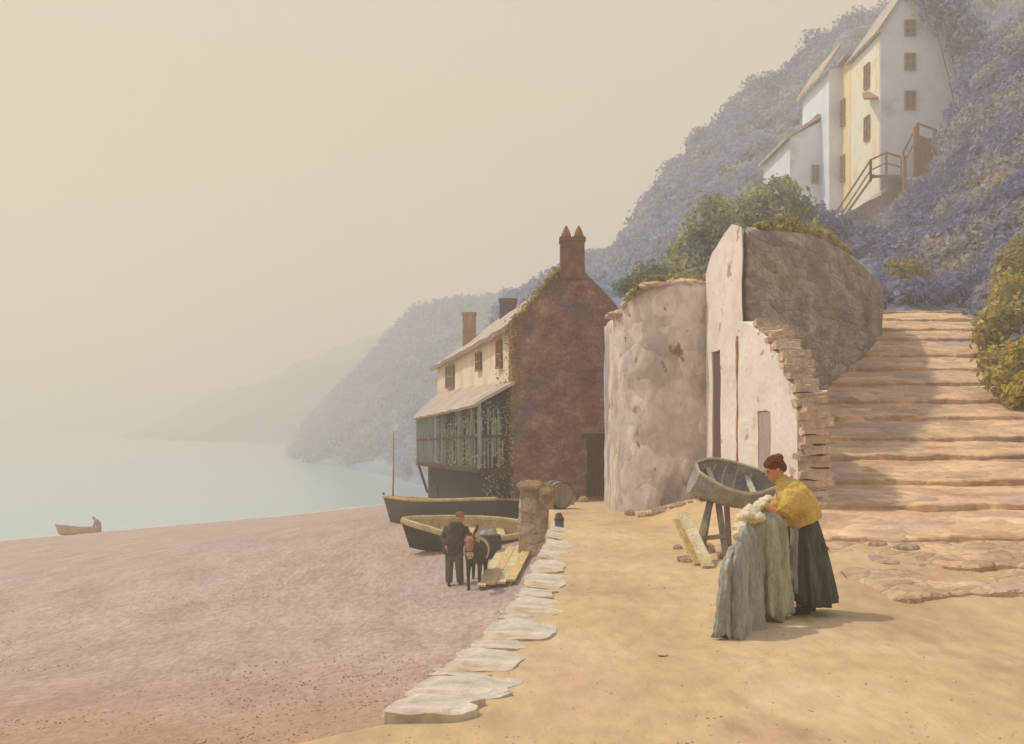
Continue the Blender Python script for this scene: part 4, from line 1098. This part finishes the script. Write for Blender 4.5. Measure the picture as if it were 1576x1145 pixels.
dY = 27.6; db = P(724, 917, dY); db.z = beach_z(db.x, dY)
dk = thing('donkey', 'dark donkey with reddish face and pale muzzle facing the viewer on the beach', 'donkey', db)
def K(x, z, y=0): return Vector((db.x + x, dY + y, db.z + z))
mb = MB()
mb.tube([K(.08, .92, .0), K(.09, .86, .12), K(.11, .82, .5), K(.14, .83, .9), K(.16, .88, 1.2), K(.17, .84, 1.38)], [(.1, .1), (.185, .25), (.215, .27), (.22, .25), (.19, .22), (.08, .1)], 16)
mb.tube([K(.09, .92, .15), K(.05, 1.06, -.08), K(.0, 1.18, -.28)], [(.13, .17), (.10, .14), (.085, .11)], 12)     # neck
hp = [K(.0, 1.24, -.26), K(-.005, 1.14, -.40), K(.0, 1.0, -.50), K(.01, .87, -.57), K(.012, .80, -.58)]
mb.tube(hp, [(.115, .09), (.13, .12), (.10, .095), (.085, .07), (.055, .045)], 12)
for s in (-1, 1):
    mb.tube([K(s * .07, 1.27, -.24), K(s * .13, 1.38, -.25), K(s * .17, 1.48, -.25), K(s * .175, 1.53, -.25)], [(.03, .02), (.045, .02), (.035, .015), (.01, .01)], 8)
    fx = .085 + s * .125
    mb.tube([K(fx, .80, .16), K(fx, .60, .13), K(fx - .01, .40, .10), K(fx - .01, .22, .11), K(fx, .08, .12), K(fx, .0, .09)], [.095, .066, .048, .036, .033, .048], 10)
    hx = .16 + s * .14
    mb.tube([K(hx, .85, 1.12), K(hx, .62, 1.05), K(hx + .01, .42, 1.24), K(hx + .01, .22, 1.20), K(hx, .08, 1.17), K(hx, 0, 1.13)], [.14, .10, .052, .038, .034, .048], 10)
mb.tube([K(.17, .98, 1.40), K(.18, .75, 1.46), K(.18, .45, 1.46)], [.035, .025, .035], 8)
body = mb.build('body', M['donkey'], dk); remesh(body, .016, 3)
# face markings are separate surfaces of hide lying close over the head
def shell(name, pts, rads, mat, vox=.012):
    m_ = MB(); m_.tube(pts, rads, 14); o_ = m_.build(name, mat, body); remesh(o_, vox, 2); return o_
shell('face', [p + Vector((0, -.022, .004)) for p in (hp[0], hp[1], hp[2])] + [hp[2].lerp(hp[3], .45) + Vector((0, -.018, 0))], [(.085, .085), (.118, .115), (.09, .09), (.075, .074)], M['donkeyface'])
shell('muzzle', [hp[2].lerp(hp[3], .4) + Vector((0, -.012, 0)), hp[3] + Vector((0, -.012, 0)), hp[4] + Vector((0, -.01, -.012))], [(.078, .075), (.082, .074), (.055, .048)], M['muzzle'])
for s in (-1, 1):
    mb = MB(); mb.ball(hp[1] + Vector((s * .088, -.10, -.005)), (.024, .022, .02), 8, 6); mb.build('eye', M['boot'], body)
    mb = MB(); mb.ball(hp[3] + Vector((s * .04, -.085, -.03)), (.011, .012, .014), 8, 6); mb.build('nostril', M['boot'], body)
mb = MB(); mb.tube([hp[2].lerp(hp[3], .2) + Vector((math.sin(a) * .112, -math.cos(a) * .115 - .005, -.02)) for a in np.linspace(-3.0, 3.0, 24)], .011, 6); mb.build('noseband', M['boot'], dk)
mb = MB(); mb.tube([hp[0] + Vector((math.sin(a) * .14, -math.cos(a) * .11 - .02, -.02)) for a in np.linspace(-3.0, 3.0, 24)], .011, 6); mb.build('browband', M['boot'], dk)
mb = MB(); mb.tube([hp[0] + Vector((0, -.06, .08)), hp[0] + Vector((.0, -.11, .03)), hp[0] + Vector((.01, -.13, -.04))], [.05, .045, .015], 8); mb.build('forelock', M['donkey'], dk)
pk = thing('pack_saddle', 'straw coloured pack saddle with pale rope on the donkey\'s back', 'pack saddle', K(.12, 1.05, .55))
mb = MB(); mb.tube([K(.11, 1.05, .3), K(.12, 1.08, .6), K(.13, 1.06, .85)], [(.26, .07), (.27, .08), (.25, .07)], 14); o = mb.build('pad', M['plank'], pk); roughen(o, .08, .015, 7, smooth=True)
for q in (.4, .75): mb = MB(); mb.tube([K(.12 + math.sin(a) * .275, .86 + math.cos(a) * .29, q) for a in np.linspace(-2.2, 2.2, 18)], .018, 6); mb.build('rope', M['clothpale'], pk)

# ------------------------------------------------------------------ hill terrain
def surf(cols, nu, nv, amp, fscale, seed=0):
    """cols: list of (px, [(y, Y), ...]) control rows; returns grid of points, roughened"""
    rows = []; K_ = len(cols[0][1])
    pxs = [c[0] for c in cols]
    for iv in range(nv + 1):
        tv = iv / nv * (K_ - 1); k = min(K_ - 2, int(tv)); fv = tv - k; r = []
        for iu in range(nu + 1):
            px = lerp(pxs[0], pxs[-1], iu / nu); j = 0
            while j < len(pxs) - 2 and px > pxs[j + 1]: j += 1
            fu = (px - pxs[j]) / (pxs[j + 1] - pxs[j]); fu = fu * fu * (3 - 2 * fu) * .4 + fu * .6
            def at(kk):
                a, b = cols[j][1][kk], cols[j + 1][1][kk]; return lerp(a[0], b[0], fu), lerp(a[1], b[1], fu)
            (ya, Ya), (yb, Yb) = at(k), at(k + 1)
            p = P(px, lerp(ya, yb, fv), lerp(Ya, Yb, fv))
            d = fbm(p.x, p.y, p.z + seed, fscale, 5)
            p = p + Vector((.25, -.6, .75)) * d * amp
            r.append(p)
        rows.append(r)
    return rows


def finish(rows, backd):
    """close a hillside behind its crest: slope away and down"""
    top = rows[-1]; out = list(rows)
    for k, (dy, dz) in enumerate(((.12, -.02), (.4, -.3), (.9, -1.1))):
        out.append([p + Vector((dy * backd * .15, dy * backd, dz * backd * .6)) for p in top])
    return out


def sample(rows, n, g, vlo=0, vhi=1):
    C_ = []; nv, nu = len(rows) - 1, len(rows[0]) - 1
    for _ in range(n):
        v = lerp(vlo, vhi, g.random()) * nv; u = g.random() * nu; i, j = min(nv - 1, int(v)), min(nu - 1, int(u))
        a = rows[i][j].lerp(rows[i][j + 1], u - j); b = rows[i + 1][j].lerp(rows[i + 1][j + 1], u - j); C_.append(a.lerp(b, v - i))
    return C_


def wood(name, label, spots, rlo, rhi, per, leaf, mat, seed):
    g = np.random.default_rng(seed); pts = []; nn = []
    for c in spots:
        r = g.uniform(rlo, rhi); k = int(per * (r / rhi) ** 1.2) + 6
        d = g.normal(size=(k, 3)); d /= np.linalg.norm(d, axis=1)[:, None]; d[:, 2] = np.abs(d[:, 2]) * 1.0 - .25
        pts.append(np.array(c) + d * r * (.35 + .68 * g.random((k, 1)) ** .6) * np.array([1, 1, 1.05])); nn.append(d)
    o = leaf_mesh(name, np.concatenate(pts), np.concatenate(nn), leaf, mat, seed=seed, jit=.5)
    tag(o, label, 'woodland', kind='stuff'); return o


rg = random.Random(77)
crestD = [(780, 470), (900, 405), (950, 388), (970, 352), (1000, 303), (1040, 252), (1090, 203), (1130, 152), (1165, 128), (1200, 128), (1230, 92), (1250, 68), (1330, 22), (1380, 0), (1480, -60), (1600, -120), (1800, -180)]
cols = []
for px, yc in crestD:
    y0 = 520
    cols.append((px, [(y0, 46), (lerp(y0, yc, .3), 62), (lerp(y0, yc, .44 if px > 1180 else .55), 100), (lerp(y0, yc, .8), 128), (yc, 150)]))
rowsD = surf(cols, 150, 70, 1.6, .10, 3); fd_ = finish(rowsD, 60)
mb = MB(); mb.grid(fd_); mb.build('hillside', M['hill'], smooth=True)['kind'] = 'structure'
sp1 = [p for p in sample(rowsD, 2800, rg, .36, 1.0) if not (72 < p.y < 106 and 1200 < p.x / p.y * F + CX < 1520)]
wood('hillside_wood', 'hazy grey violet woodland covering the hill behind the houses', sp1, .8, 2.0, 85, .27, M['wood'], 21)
# steep cliff at right
colsE = [(1362, [(505, 42.5), (440, 46), (400, 54), (362, 66), (345, 78)]),
         (1440, [(505, 43.5), (440, 47), (380, 55), (310, 66), (268, 76)]),
         (1500, [(505, 44), (430, 47), (330, 54), (200, 66), (95, 76)]),
         (1560, [(600, 30), (480, 39), (320, 50), (150, 64), (30, 76)]),
         (1700, [(760, 22), (500, 32), (280, 46), (100, 62), (-80, 76)]),
         (1950, [(800, 22), (480, 32), (200, 46), (0, 62), (-200, 76)])]
rowsE = surf(colsE, 110, 90, .9, .16, 9); fe = finish(rowsE, 20)
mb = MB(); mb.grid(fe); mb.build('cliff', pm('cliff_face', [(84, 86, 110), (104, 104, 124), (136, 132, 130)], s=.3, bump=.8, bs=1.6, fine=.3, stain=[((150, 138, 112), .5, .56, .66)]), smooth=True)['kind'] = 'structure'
spE = [p for p in sample(rowsE, 2200, rg, .12, 1.0)]
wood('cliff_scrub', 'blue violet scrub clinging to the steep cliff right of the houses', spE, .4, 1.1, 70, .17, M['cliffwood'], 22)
# ground strip closing the stairs on the right
mb = MB(); rows = []
for i in range(14):
    x = (SR[i] - CX) / F * SYY[i]; rows.append([(x - .25, SYY[i], SZ[i] - .5), (x + .1, SYY[i], SZ[i] + .25), (x + 1.2, SYY[i] + .3, SZ[i] + 1.1), (x + 4, SYY[i], SZ[i] + 3)])
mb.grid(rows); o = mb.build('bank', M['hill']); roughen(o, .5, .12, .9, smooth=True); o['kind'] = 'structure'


# headlands
def headland(name, base, crest, depth, amp, mat, seed, leaf, nsp, per, rr, label):
    cols = [(px, [(yb, Yb), (lerp(yb, yc, .45), Yb + depth * .3), (lerp(yb, yc, .8), Yb + depth * .65), (yc, Yb + depth)]) for (px, yb, Yb), (_, yc) in zip(base, crest)]
    rows = surf(cols, 90, 36, amp, .03, seed); f = finish(rows, depth)
    f = [[p + Vector((0, 0, -4)) for p in rows[0]]] + f
    m_ = MB(); m_.grid(f); o_ = m_.build(name, mat, smooth=True); o_['kind'] = 'structure'
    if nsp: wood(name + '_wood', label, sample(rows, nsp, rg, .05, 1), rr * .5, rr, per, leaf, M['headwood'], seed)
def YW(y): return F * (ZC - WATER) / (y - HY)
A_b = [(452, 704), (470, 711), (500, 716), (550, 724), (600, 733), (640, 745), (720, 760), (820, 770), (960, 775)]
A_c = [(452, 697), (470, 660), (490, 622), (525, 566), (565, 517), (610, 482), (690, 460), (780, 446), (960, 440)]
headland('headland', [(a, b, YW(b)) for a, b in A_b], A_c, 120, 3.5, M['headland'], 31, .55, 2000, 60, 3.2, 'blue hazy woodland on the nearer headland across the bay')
B_b = [(180, 674), (260, 677), (330, 680), (400, 683), (470, 686), (560, 688), (700, 690)]
B_c = [(180, 671), (260, 645), (330, 612), (400, 584), (470, 550), (560, 522), (700, 490)]
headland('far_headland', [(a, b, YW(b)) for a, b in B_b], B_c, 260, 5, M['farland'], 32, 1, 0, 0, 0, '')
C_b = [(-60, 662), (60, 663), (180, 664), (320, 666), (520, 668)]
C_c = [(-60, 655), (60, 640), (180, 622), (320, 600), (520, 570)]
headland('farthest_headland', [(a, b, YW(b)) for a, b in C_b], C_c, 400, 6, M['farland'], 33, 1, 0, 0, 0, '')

# ------------------------------------------------------------------ white houses on the hill
def wall_block(name, mat, par, x0, x1, y0, y1, zb, tops, amp=.05):
    """tops: four z for corners (x0y0, x1y0, x1y1, x0y1)"""
    mb = MB(); pl = [(x0, y0), (x1, y0), (x1, y1), (x0, y1)]
    mb.hexa([(x, y, zb) for x, y in pl], [(x, y, z) for (x, y), z in zip(pl, tops)])
    o = mb.build(name, mat, par); roughen(o, .9, amp, .6); return o
def fwin(par, px0, px1, y0, y1, Y, pane, frame):
    a, b = P(px0, y0, Y), P(px1, y1, Y); f = MB(); w_ = b.x - a.x; h_ = a.z - b.z; cxm = (a.x + b.x) / 2
    for x in (a.x, cxm, b.x): f.box((x, Y - .07, (a.z + b.z) / 2), (.09, .14, h_))
    for z in (a.z, (a.z + b.z) / 2, b.z): f.box((cxm, Y - .075, z), (w_ + .09, .13, .09))
    fo = f.build('window', frame, par); p = MB(); p.box((cxm, Y - .03, (a.z + b.z) / 2), (w_, .1, h_)); p.build('pane', pane, fo)
def swin(par, X, Yc, wv, zb, zt, pane, frame):
    f = MB()
    for y in (Yc - wv / 2, Yc, Yc + wv / 2): f.box((X - .07, y, (zb + zt) / 2), (.14, .09, zt - zb))
    for z in (zb, (zb + zt) / 2, zt): f.box((X - .075, Yc, z), (.13, wv + .09, .09))
    fo = f.build('window', frame, par); p = MB(); p.box((X - .03, Yc, (zb + zt) / 2), (.1, wv, zt - zb)); p.build('pane', pane, fo)

HX = P(1355, 0, 82).x; HR = P(1492, 0, 82).x
h1 = thing('white_house', 'tall white house high on the hill with four front windows and sunlit side', 'house', ((HX + HR) / 2, 84, 16))
zt = P(0, 46, 82).z; zr = P(0, -45, 82).z
mb = MB(); o_l = [(HX, 82), (HR, 82), (HR, 89), (HX, 89)]; xm = (HX * .6 + HR * .4)
fr = [(HX, 11), (HR, 11), (HR, zt - .4), (xm + .3, zr), (HX, zt)]
mb.hexa([(x, 82, z) for x, z in fr], [(x, 89.2, z) for x, z in fr]); o = mb.build('wall', M['housefront'], h1); roughen(o, .8, .04, .7)
rr_ = MB(); rr_.grid([[(HX - .35, y, zt - .2), (xm + .3, y, zr + .2), (HR + .35, y, zt - .6)] for y in (81.75, 84, 87, 89.4)]); o = rr_.build('roof', M['roof'], h1); s = o.modifiers.new('t', 'SOLIDIFY'); s.thickness = .18
for y0, y1 in ((32, 54), (83, 107), (141, 168)): fwin(h1, 1393, 1408, y0, y1, 81.97, M['dimpane'], M['timber'])
mb = MB(); mb.hexa([(HX - .03, 82.1, 12), (HX + .2, 82.1, 12), (HX + .2, 89.1, 12), (HX - .03, 89.1, 12)], [(HX - .03, 82.1, zt - .25), (HX + .2, 82.1, zt - .1), (HX + .2, 89.1, zt - .1), (HX - .03, 89.1, zt - .25)])
o = mb.build('side_wall', pm('sunlit_cream', [(226, 214, 182), (232, 224, 204), (234, 230, 222)], s=.4, bump=.2, fine=.03, stain=[((224, 200, 140), .35, .53, .66)]), h1); roughen(o, .9, .02, .7)
# sunlit side wall patch (sun's cream put into its colour) and its windows
SXX = HX
for yc, py0, py1, Y in ((0, 100, 135, 84.8), (1, 180, 215, 84.8)):
    swin(h1, SXX - .03, Y, 1.1, P(0, py1, Y).z, P(0, py0, Y).z, M['dimpane'], M['timber'])
cw = P(1392, -6, 83.5); mb = MB(); mb.box((cw.x, 84, zr + .5), (1.1, 1.0, 2.0)); o = mb.build('chimney', M['brickpale'], h1); roughen(o, .3, .03, 2)
mb = MB(); mb.beam((HX - .55, 82.3, P(0, 150, 82).z), (HX - .05, 84.4, P(0, 140, 84).z), .9, .12); mb.build('porch_roof', M['timber'], h1)

h2 = thing('cream_house', 'narrow cream washed house with tall windows between the white house and blue wing', 'house', (HX, 90, 17))
H2X = P(1312, 0, 89.2).x
zt2 = P(1310, 62, 89).z
wall_block('wall', M['housegold'], h2, HX - .02, HX + 5, 89.25, 96, 12, (zt + .4, zt + 2, zt + 2, zt))
mb = MB(); mb.hexa([(HX - .5, 89.2, zt + .3), (HX + 5.2, 89.2, zt + 2.2), (HX + 5.2, 96.2, zt + 2.2), (HX - .5, 96.2, zt - .1)], [(HX - .5, 89.2, zt + .5), (HX + 5.2, 89.2, zt + 2.4), (HX + 5.2, 96.2, zt + 2.4), (HX - .5, 96.2, zt + .1)])
mb.build('roof', M['roof'], h2)
for Y, z in ((91.2, 24.3), (91.2, 20.2)): swin(h2, HX - .05, Y, 1.3, z - .9, z + .9, M['dimpane'], M['timber'])
mb = MB(); mb.box(P(1352, 44, 91) + Vector((.5, 0, 0)), (.7, .8, 1.3)); mb.build('chimney', M['brickpale'], h2)

h3 = thing('wing_house', 'lower pale wing house stepping down the hill left of the cream house', 'house', (H2X - .8, 95, 17))
W3 = P(1276, 0, 91.5).x
wall_block('wall', M['housefront'], h3, W3, HX + 3, 91.5, 100, 10, (P(0, 108, 91.5).z, P(0, 70, 91.5).z, P(0, 70, 91.5).z, P(0, 108, 91.5).z))
zt3 = P(0, 108, 91.5).z
mb = MB(); mb.hexa([(W3 - .4, 91.3, zt3 - .15), (HX, 91.3, zt3 + 2), (HX, 100.3, zt3 + 2), (W3 - .4, 100.3, zt3 - .15)], [(W3 - .4, 91.3, zt3 + .08), (HX, 91.3, zt3 + 2.2), (HX, 100.3, zt3 + 2.2), (W3 - .4, 100.3, zt3 + .08)])
mb.build('roof', M['roof'], h3)
swin(h3, W3 - .03, 95.2, 1.5, 22.8, 25.0, M['dimpane'], M['timber'])
fwin(h3, 1250, 1259, 255, 282, 93.97, M['dimpane'], M['timber'])
W4 = P(1216, 0, 94).x
zt4 = P(0, 205, 94).z
wall_block('annex_wall', M['housefront'], h3, W4, W3 + 1, 94, 104, 8, (zt4 - .3, zt4 + 1.4, zt4 + 1.4, zt4 - .3))
mb = MB(); mb.hexa([(W4 - .4, 93.8, zt4 - .55), (W3, 93.8, zt4 + 1.2), (W3, 104.3, zt4 + 1.2), (W4 - .4, 104.3, zt4 - .55)], [(W4 - .4, 93.8, zt4 - .3), (W3, 93.8, zt4 + 1.45), (W3, 104.3, zt4 + 1.45), (W4 - .4, 104.3, zt4 - .3)])
mb.build('annex_roof', M['roof'], h3)

# timber outside stair with railings
ts_ = thing('outside_stair', 'weathered timber outside stair and landing before the white house', 'outside stair', P(1360, 330, 78))
def rail(pts, Y, h=1.0, wd=.12, name='railing'):
    mb = MB(); q = [P(px, py, Yk) for (px, py), Yk in zip(pts, Y)]
    for a, b in zip(q, q[1:]): mb.beam(a, b, wd); mb.beam(a - Vector((0, 0, h * .55)), b - Vector((0, 0, h * .55)), wd * .8)
    mb.build(name, M['timber'], ts_)
    for a in q: mb = MB(); mb.beam(a + Vector((0, 0, .05)), a - Vector((0, 0, h * 1.15)), wd * 1.1); mb.build('post', M['timber'], ts_)
rail([(1283, 333), (1340, 246)], [79, 79], 1.2)
rail([(1340, 246), (1364, 235), (1388, 242)], [79, 79.2, 79.2], 1.2)
rail([(1390, 235), (1413, 190), (1440, 200)], [78.6, 78.3, 78.3], 1.4)
mb = MB(); mb.hexa([P(1290, 350, 79.1), P(1345, 272, 79.1), P(1345, 272, 80.6), P(1290, 350, 80.6)], [P(1290, 344, 79.1), P(1345, 266, 79.1), P(1345, 266, 80.6), P(1290, 344, 80.6)]); mb.build('flight', M['timber'], ts_)
mb = MB(); mb.hexa([P(1340, 274, 79.1), P(1392, 274, 79.1), P(1392, 274, 81.9), P(1340, 274, 81.9)], [P(1340, 269, 79.1), P(1392, 269, 79.1), P(1392, 269, 81.9), P(1340, 269, 81.9)]); mb.build('landing', M['timber'], ts_)
mb = MB(); mb.hexa([P(1404, 345, 78.4), P(1432, 345, 78.4), P(1432, 345, 80), P(1404, 345, 80)], [P(1408, 212, 78.4), P(1438, 212, 78.4), P(1438, 212, 80), P(1408, 212, 80)]); o = mb.build('boarding', pm('red_board', [(138, 96, 72), (164, 118, 88)], s=2, stretch=(3, 3, .4)), ts_)
for px, py0, py1 in ((1408, 195, 345), (1392, 240, 330), (1438, 200, 300)):
    mb = MB(); mb.beam(P(px, py0, 78.2), P(px, py1, 78.2), .2); mb.build('tall_post', M['timber'], ts_)
rw = thing('retaining_wall', 'pale terrace wall under the white house and outside stair', 'wall', P(1370, 345, 80))
mb = MB(); a, b = P(1270, 300, 80.9), P(1405, 270, 80.9); 
mb.hexa([(a.x, 80.9, 9), (b.x, 80.9, 9), (b.x, 82.0, 9), (a.x, 82.0, 9)], [(a.x, 80.9, P(0, 345, 80.9).z), (b.x, 80.9, P(0, 272, 80.9).z), (b.x, 82, P(0, 272, 82).z), (a.x, 82, P(0, 345, 82).z)])
o = mb.build('wall', M['render'], rw); roughen(o, .6, .08, .8)

# ------------------------------------------------------------------ shrubs
def shrub(label, lobes, n, leaf, mat, seed, group, base):
    t = thing('shrub', label, 'shrub', base, group)
    pts, nn = crown_points(lobes, n, seed); leaf_mesh('foliage', pts, nn, leaf, mat, t, seed=seed, jit=.7)
    mb = MB(); b = Vector(base)
    for c, r in lobes: 
        c = Vector(c); mb.tube([b, b.lerp(c, .5) + Vector((.1, 0, .1)), c], [.06, .04, .015], 6)
    mb.build('stem', M['bark'], t)
GB = 'shrubs above the old walls'
def lob(px, py, Y, r): p = P(px, py, Y); return (tuple(p), r)
shrub('blue green shrub with golden crown behind the bastion head', [lob(1095, 345, 43, (1.0, .9, .9)), lob(1075, 390, 43, (1.2, 1, .9)), lob(1100, 320, 44, (.5, .6, .6)), lob(1050, 415, 42, (.9, .8, .6)), lob(1110, 390, 43, (.8, .8, .9))], 2600, .12, M['bushgreen'], 1, GB, P(1085, 450, 43))
shrub('tallest golden green shrub behind the peak of the pale wall', [lob(1190, 310, 47, (1.2, 1, .8)), lob(1165, 330, 46, (1, 1, .9)), lob(1205, 290, 47.5, (.6, .6, .45)), lob(1225, 325, 48, (.9, .8, .6)), lob(1140, 350, 46, (.8, .8, .7))], 2600, .12, M['bushgreen'], 2, GB, P(1180, 400, 47))
shrub('low dull green shrub above the rounded end of the bastion', [lob(1000, 425, 40, (.7, .6, .45)), lob(1030, 430, 40, (.8, .7, .5)), lob(970, 440, 40, (.5, .5, .35))], 1500, .10, M['bushgreen'], 3, GB, P(1000, 470, 40))
shrub('dark blue shrub on the slope below the wing house', [lob(1240, 345, 55, (1.4, 1, .9)), lob(1275, 350, 56, (1.2, 1, .7)), lob(1215, 350, 53, (1, 1, .7))], 2000, .14, M['cliffwood'], 4, GB, P(1240, 400, 55))
shrub('grey green creeper bush crowding the right gable of the white house', [lob(1452, 12, 81, (1.7, 1, 1.6)), lob(1490, 60, 80.5, (1.4, 1, 1.8)), lob(1500, 120, 79, (1.3, 1, 1.6)), lob(1425, -18, 81.5, (1.2, .8, 1.2)), lob(1475, 200, 77, (1.0, 1, 1.4))], 3000, .2, M['wood'], 14, GB, P(1490, 260, 80))
shrub('dusky violet shrub on the slope below the timber outside stair', [lob(1325, 368, 61, (1.3, 1, .9)), lob(1350, 385, 60, (1.2, 1, .9)), lob(1300, 385, 59, (1.1, 1, .7)), lob(1375, 372, 62, (1.0, 1, .9))], 2600, .14, M['cliffwood'], 15, GB, P(1335, 420, 60))
GB2 = 'golden bushes beside the steps'
shrub('brightest yellow gorse bush hanging over the right side of the steps', [lob(1555, 585, 28, (.55, .6, .45)), lob(1540, 560, 29, (.5, .5, .4)), lob(1580, 560, 28, (.6, .6, .6)), lob(1565, 610, 27, (.3, .4, .28)), lob(1590, 600, 27, (.5, .5, .4))], 2600, .085, M['bushgold'], 5, GB2, P(1580, 640, 28))
shrub('olive bush beside the upper steps below the cliff', [lob(1535, 500, 34, (.55, .6, .6)), lob(1520, 520, 34, (.4, .4, .5)), lob(1555, 460, 36, (.6, .6, .8)), lob(1575, 500, 34, (.7, .6, .7))], 2400, .095, M['bushgold'], 6, GB2, P(1545, 560, 34))
shrub('tall thin golden scrub at the right edge under the cliff', [lob(1560, 420, 38, (.6, .6, .8)), lob(1590, 430, 37, (.6, .6, 1.0)), lob(1545, 440, 39, (.35, .4, .5)), lob(1580, 380, 40, (.5, .5, .6))], 1800, .10, M['ivy'], 7, GB2, P(1570, 500, 37.5))
shrub('pale ochre bush at the head of the steps beside the brown wall', [lob(1395, 430, 47, (.9, .7, .8)), lob(1380, 455, 46, (.6, .6, .6)), lob(1415, 455, 46, (.9, .7, .6))], 1600, .12, M['ivy'], 8, GB2, P(1395, 490, 46))

# ------------------------------------------------------------------ sea haze
hz = MB(); hz.box((-350, 900, 26), (2900, 2300, 2 * 62))
hz.v = [(x, y, max(z, WATER - 4)) for x, y, z in hz.v]
hm = bpy.data.materials.new('sea_haze'); hm.use_nodes = True; nt = hm.node_tree; nt.nodes.clear()
pv = nt.nodes.new('ShaderNodeVolumePrincipled'); mo = nt.nodes.new('ShaderNodeOutputMaterial'); nt.links.new(pv.outputs[0], mo.inputs['Volume'])
pv.inputs['Color'].default_value = (.985, .915, .765, 1); pv.inputs['Density'].default_value = .0039; pv.inputs['Anisotropy'].default_value = .15
hz.v = [(x, max(y, -40), z) for x, y, z in hz.v]
o = hz.build('haze', hm); tag(o, 'warm sea haze filling the bay', 'haze', kind='stuff')
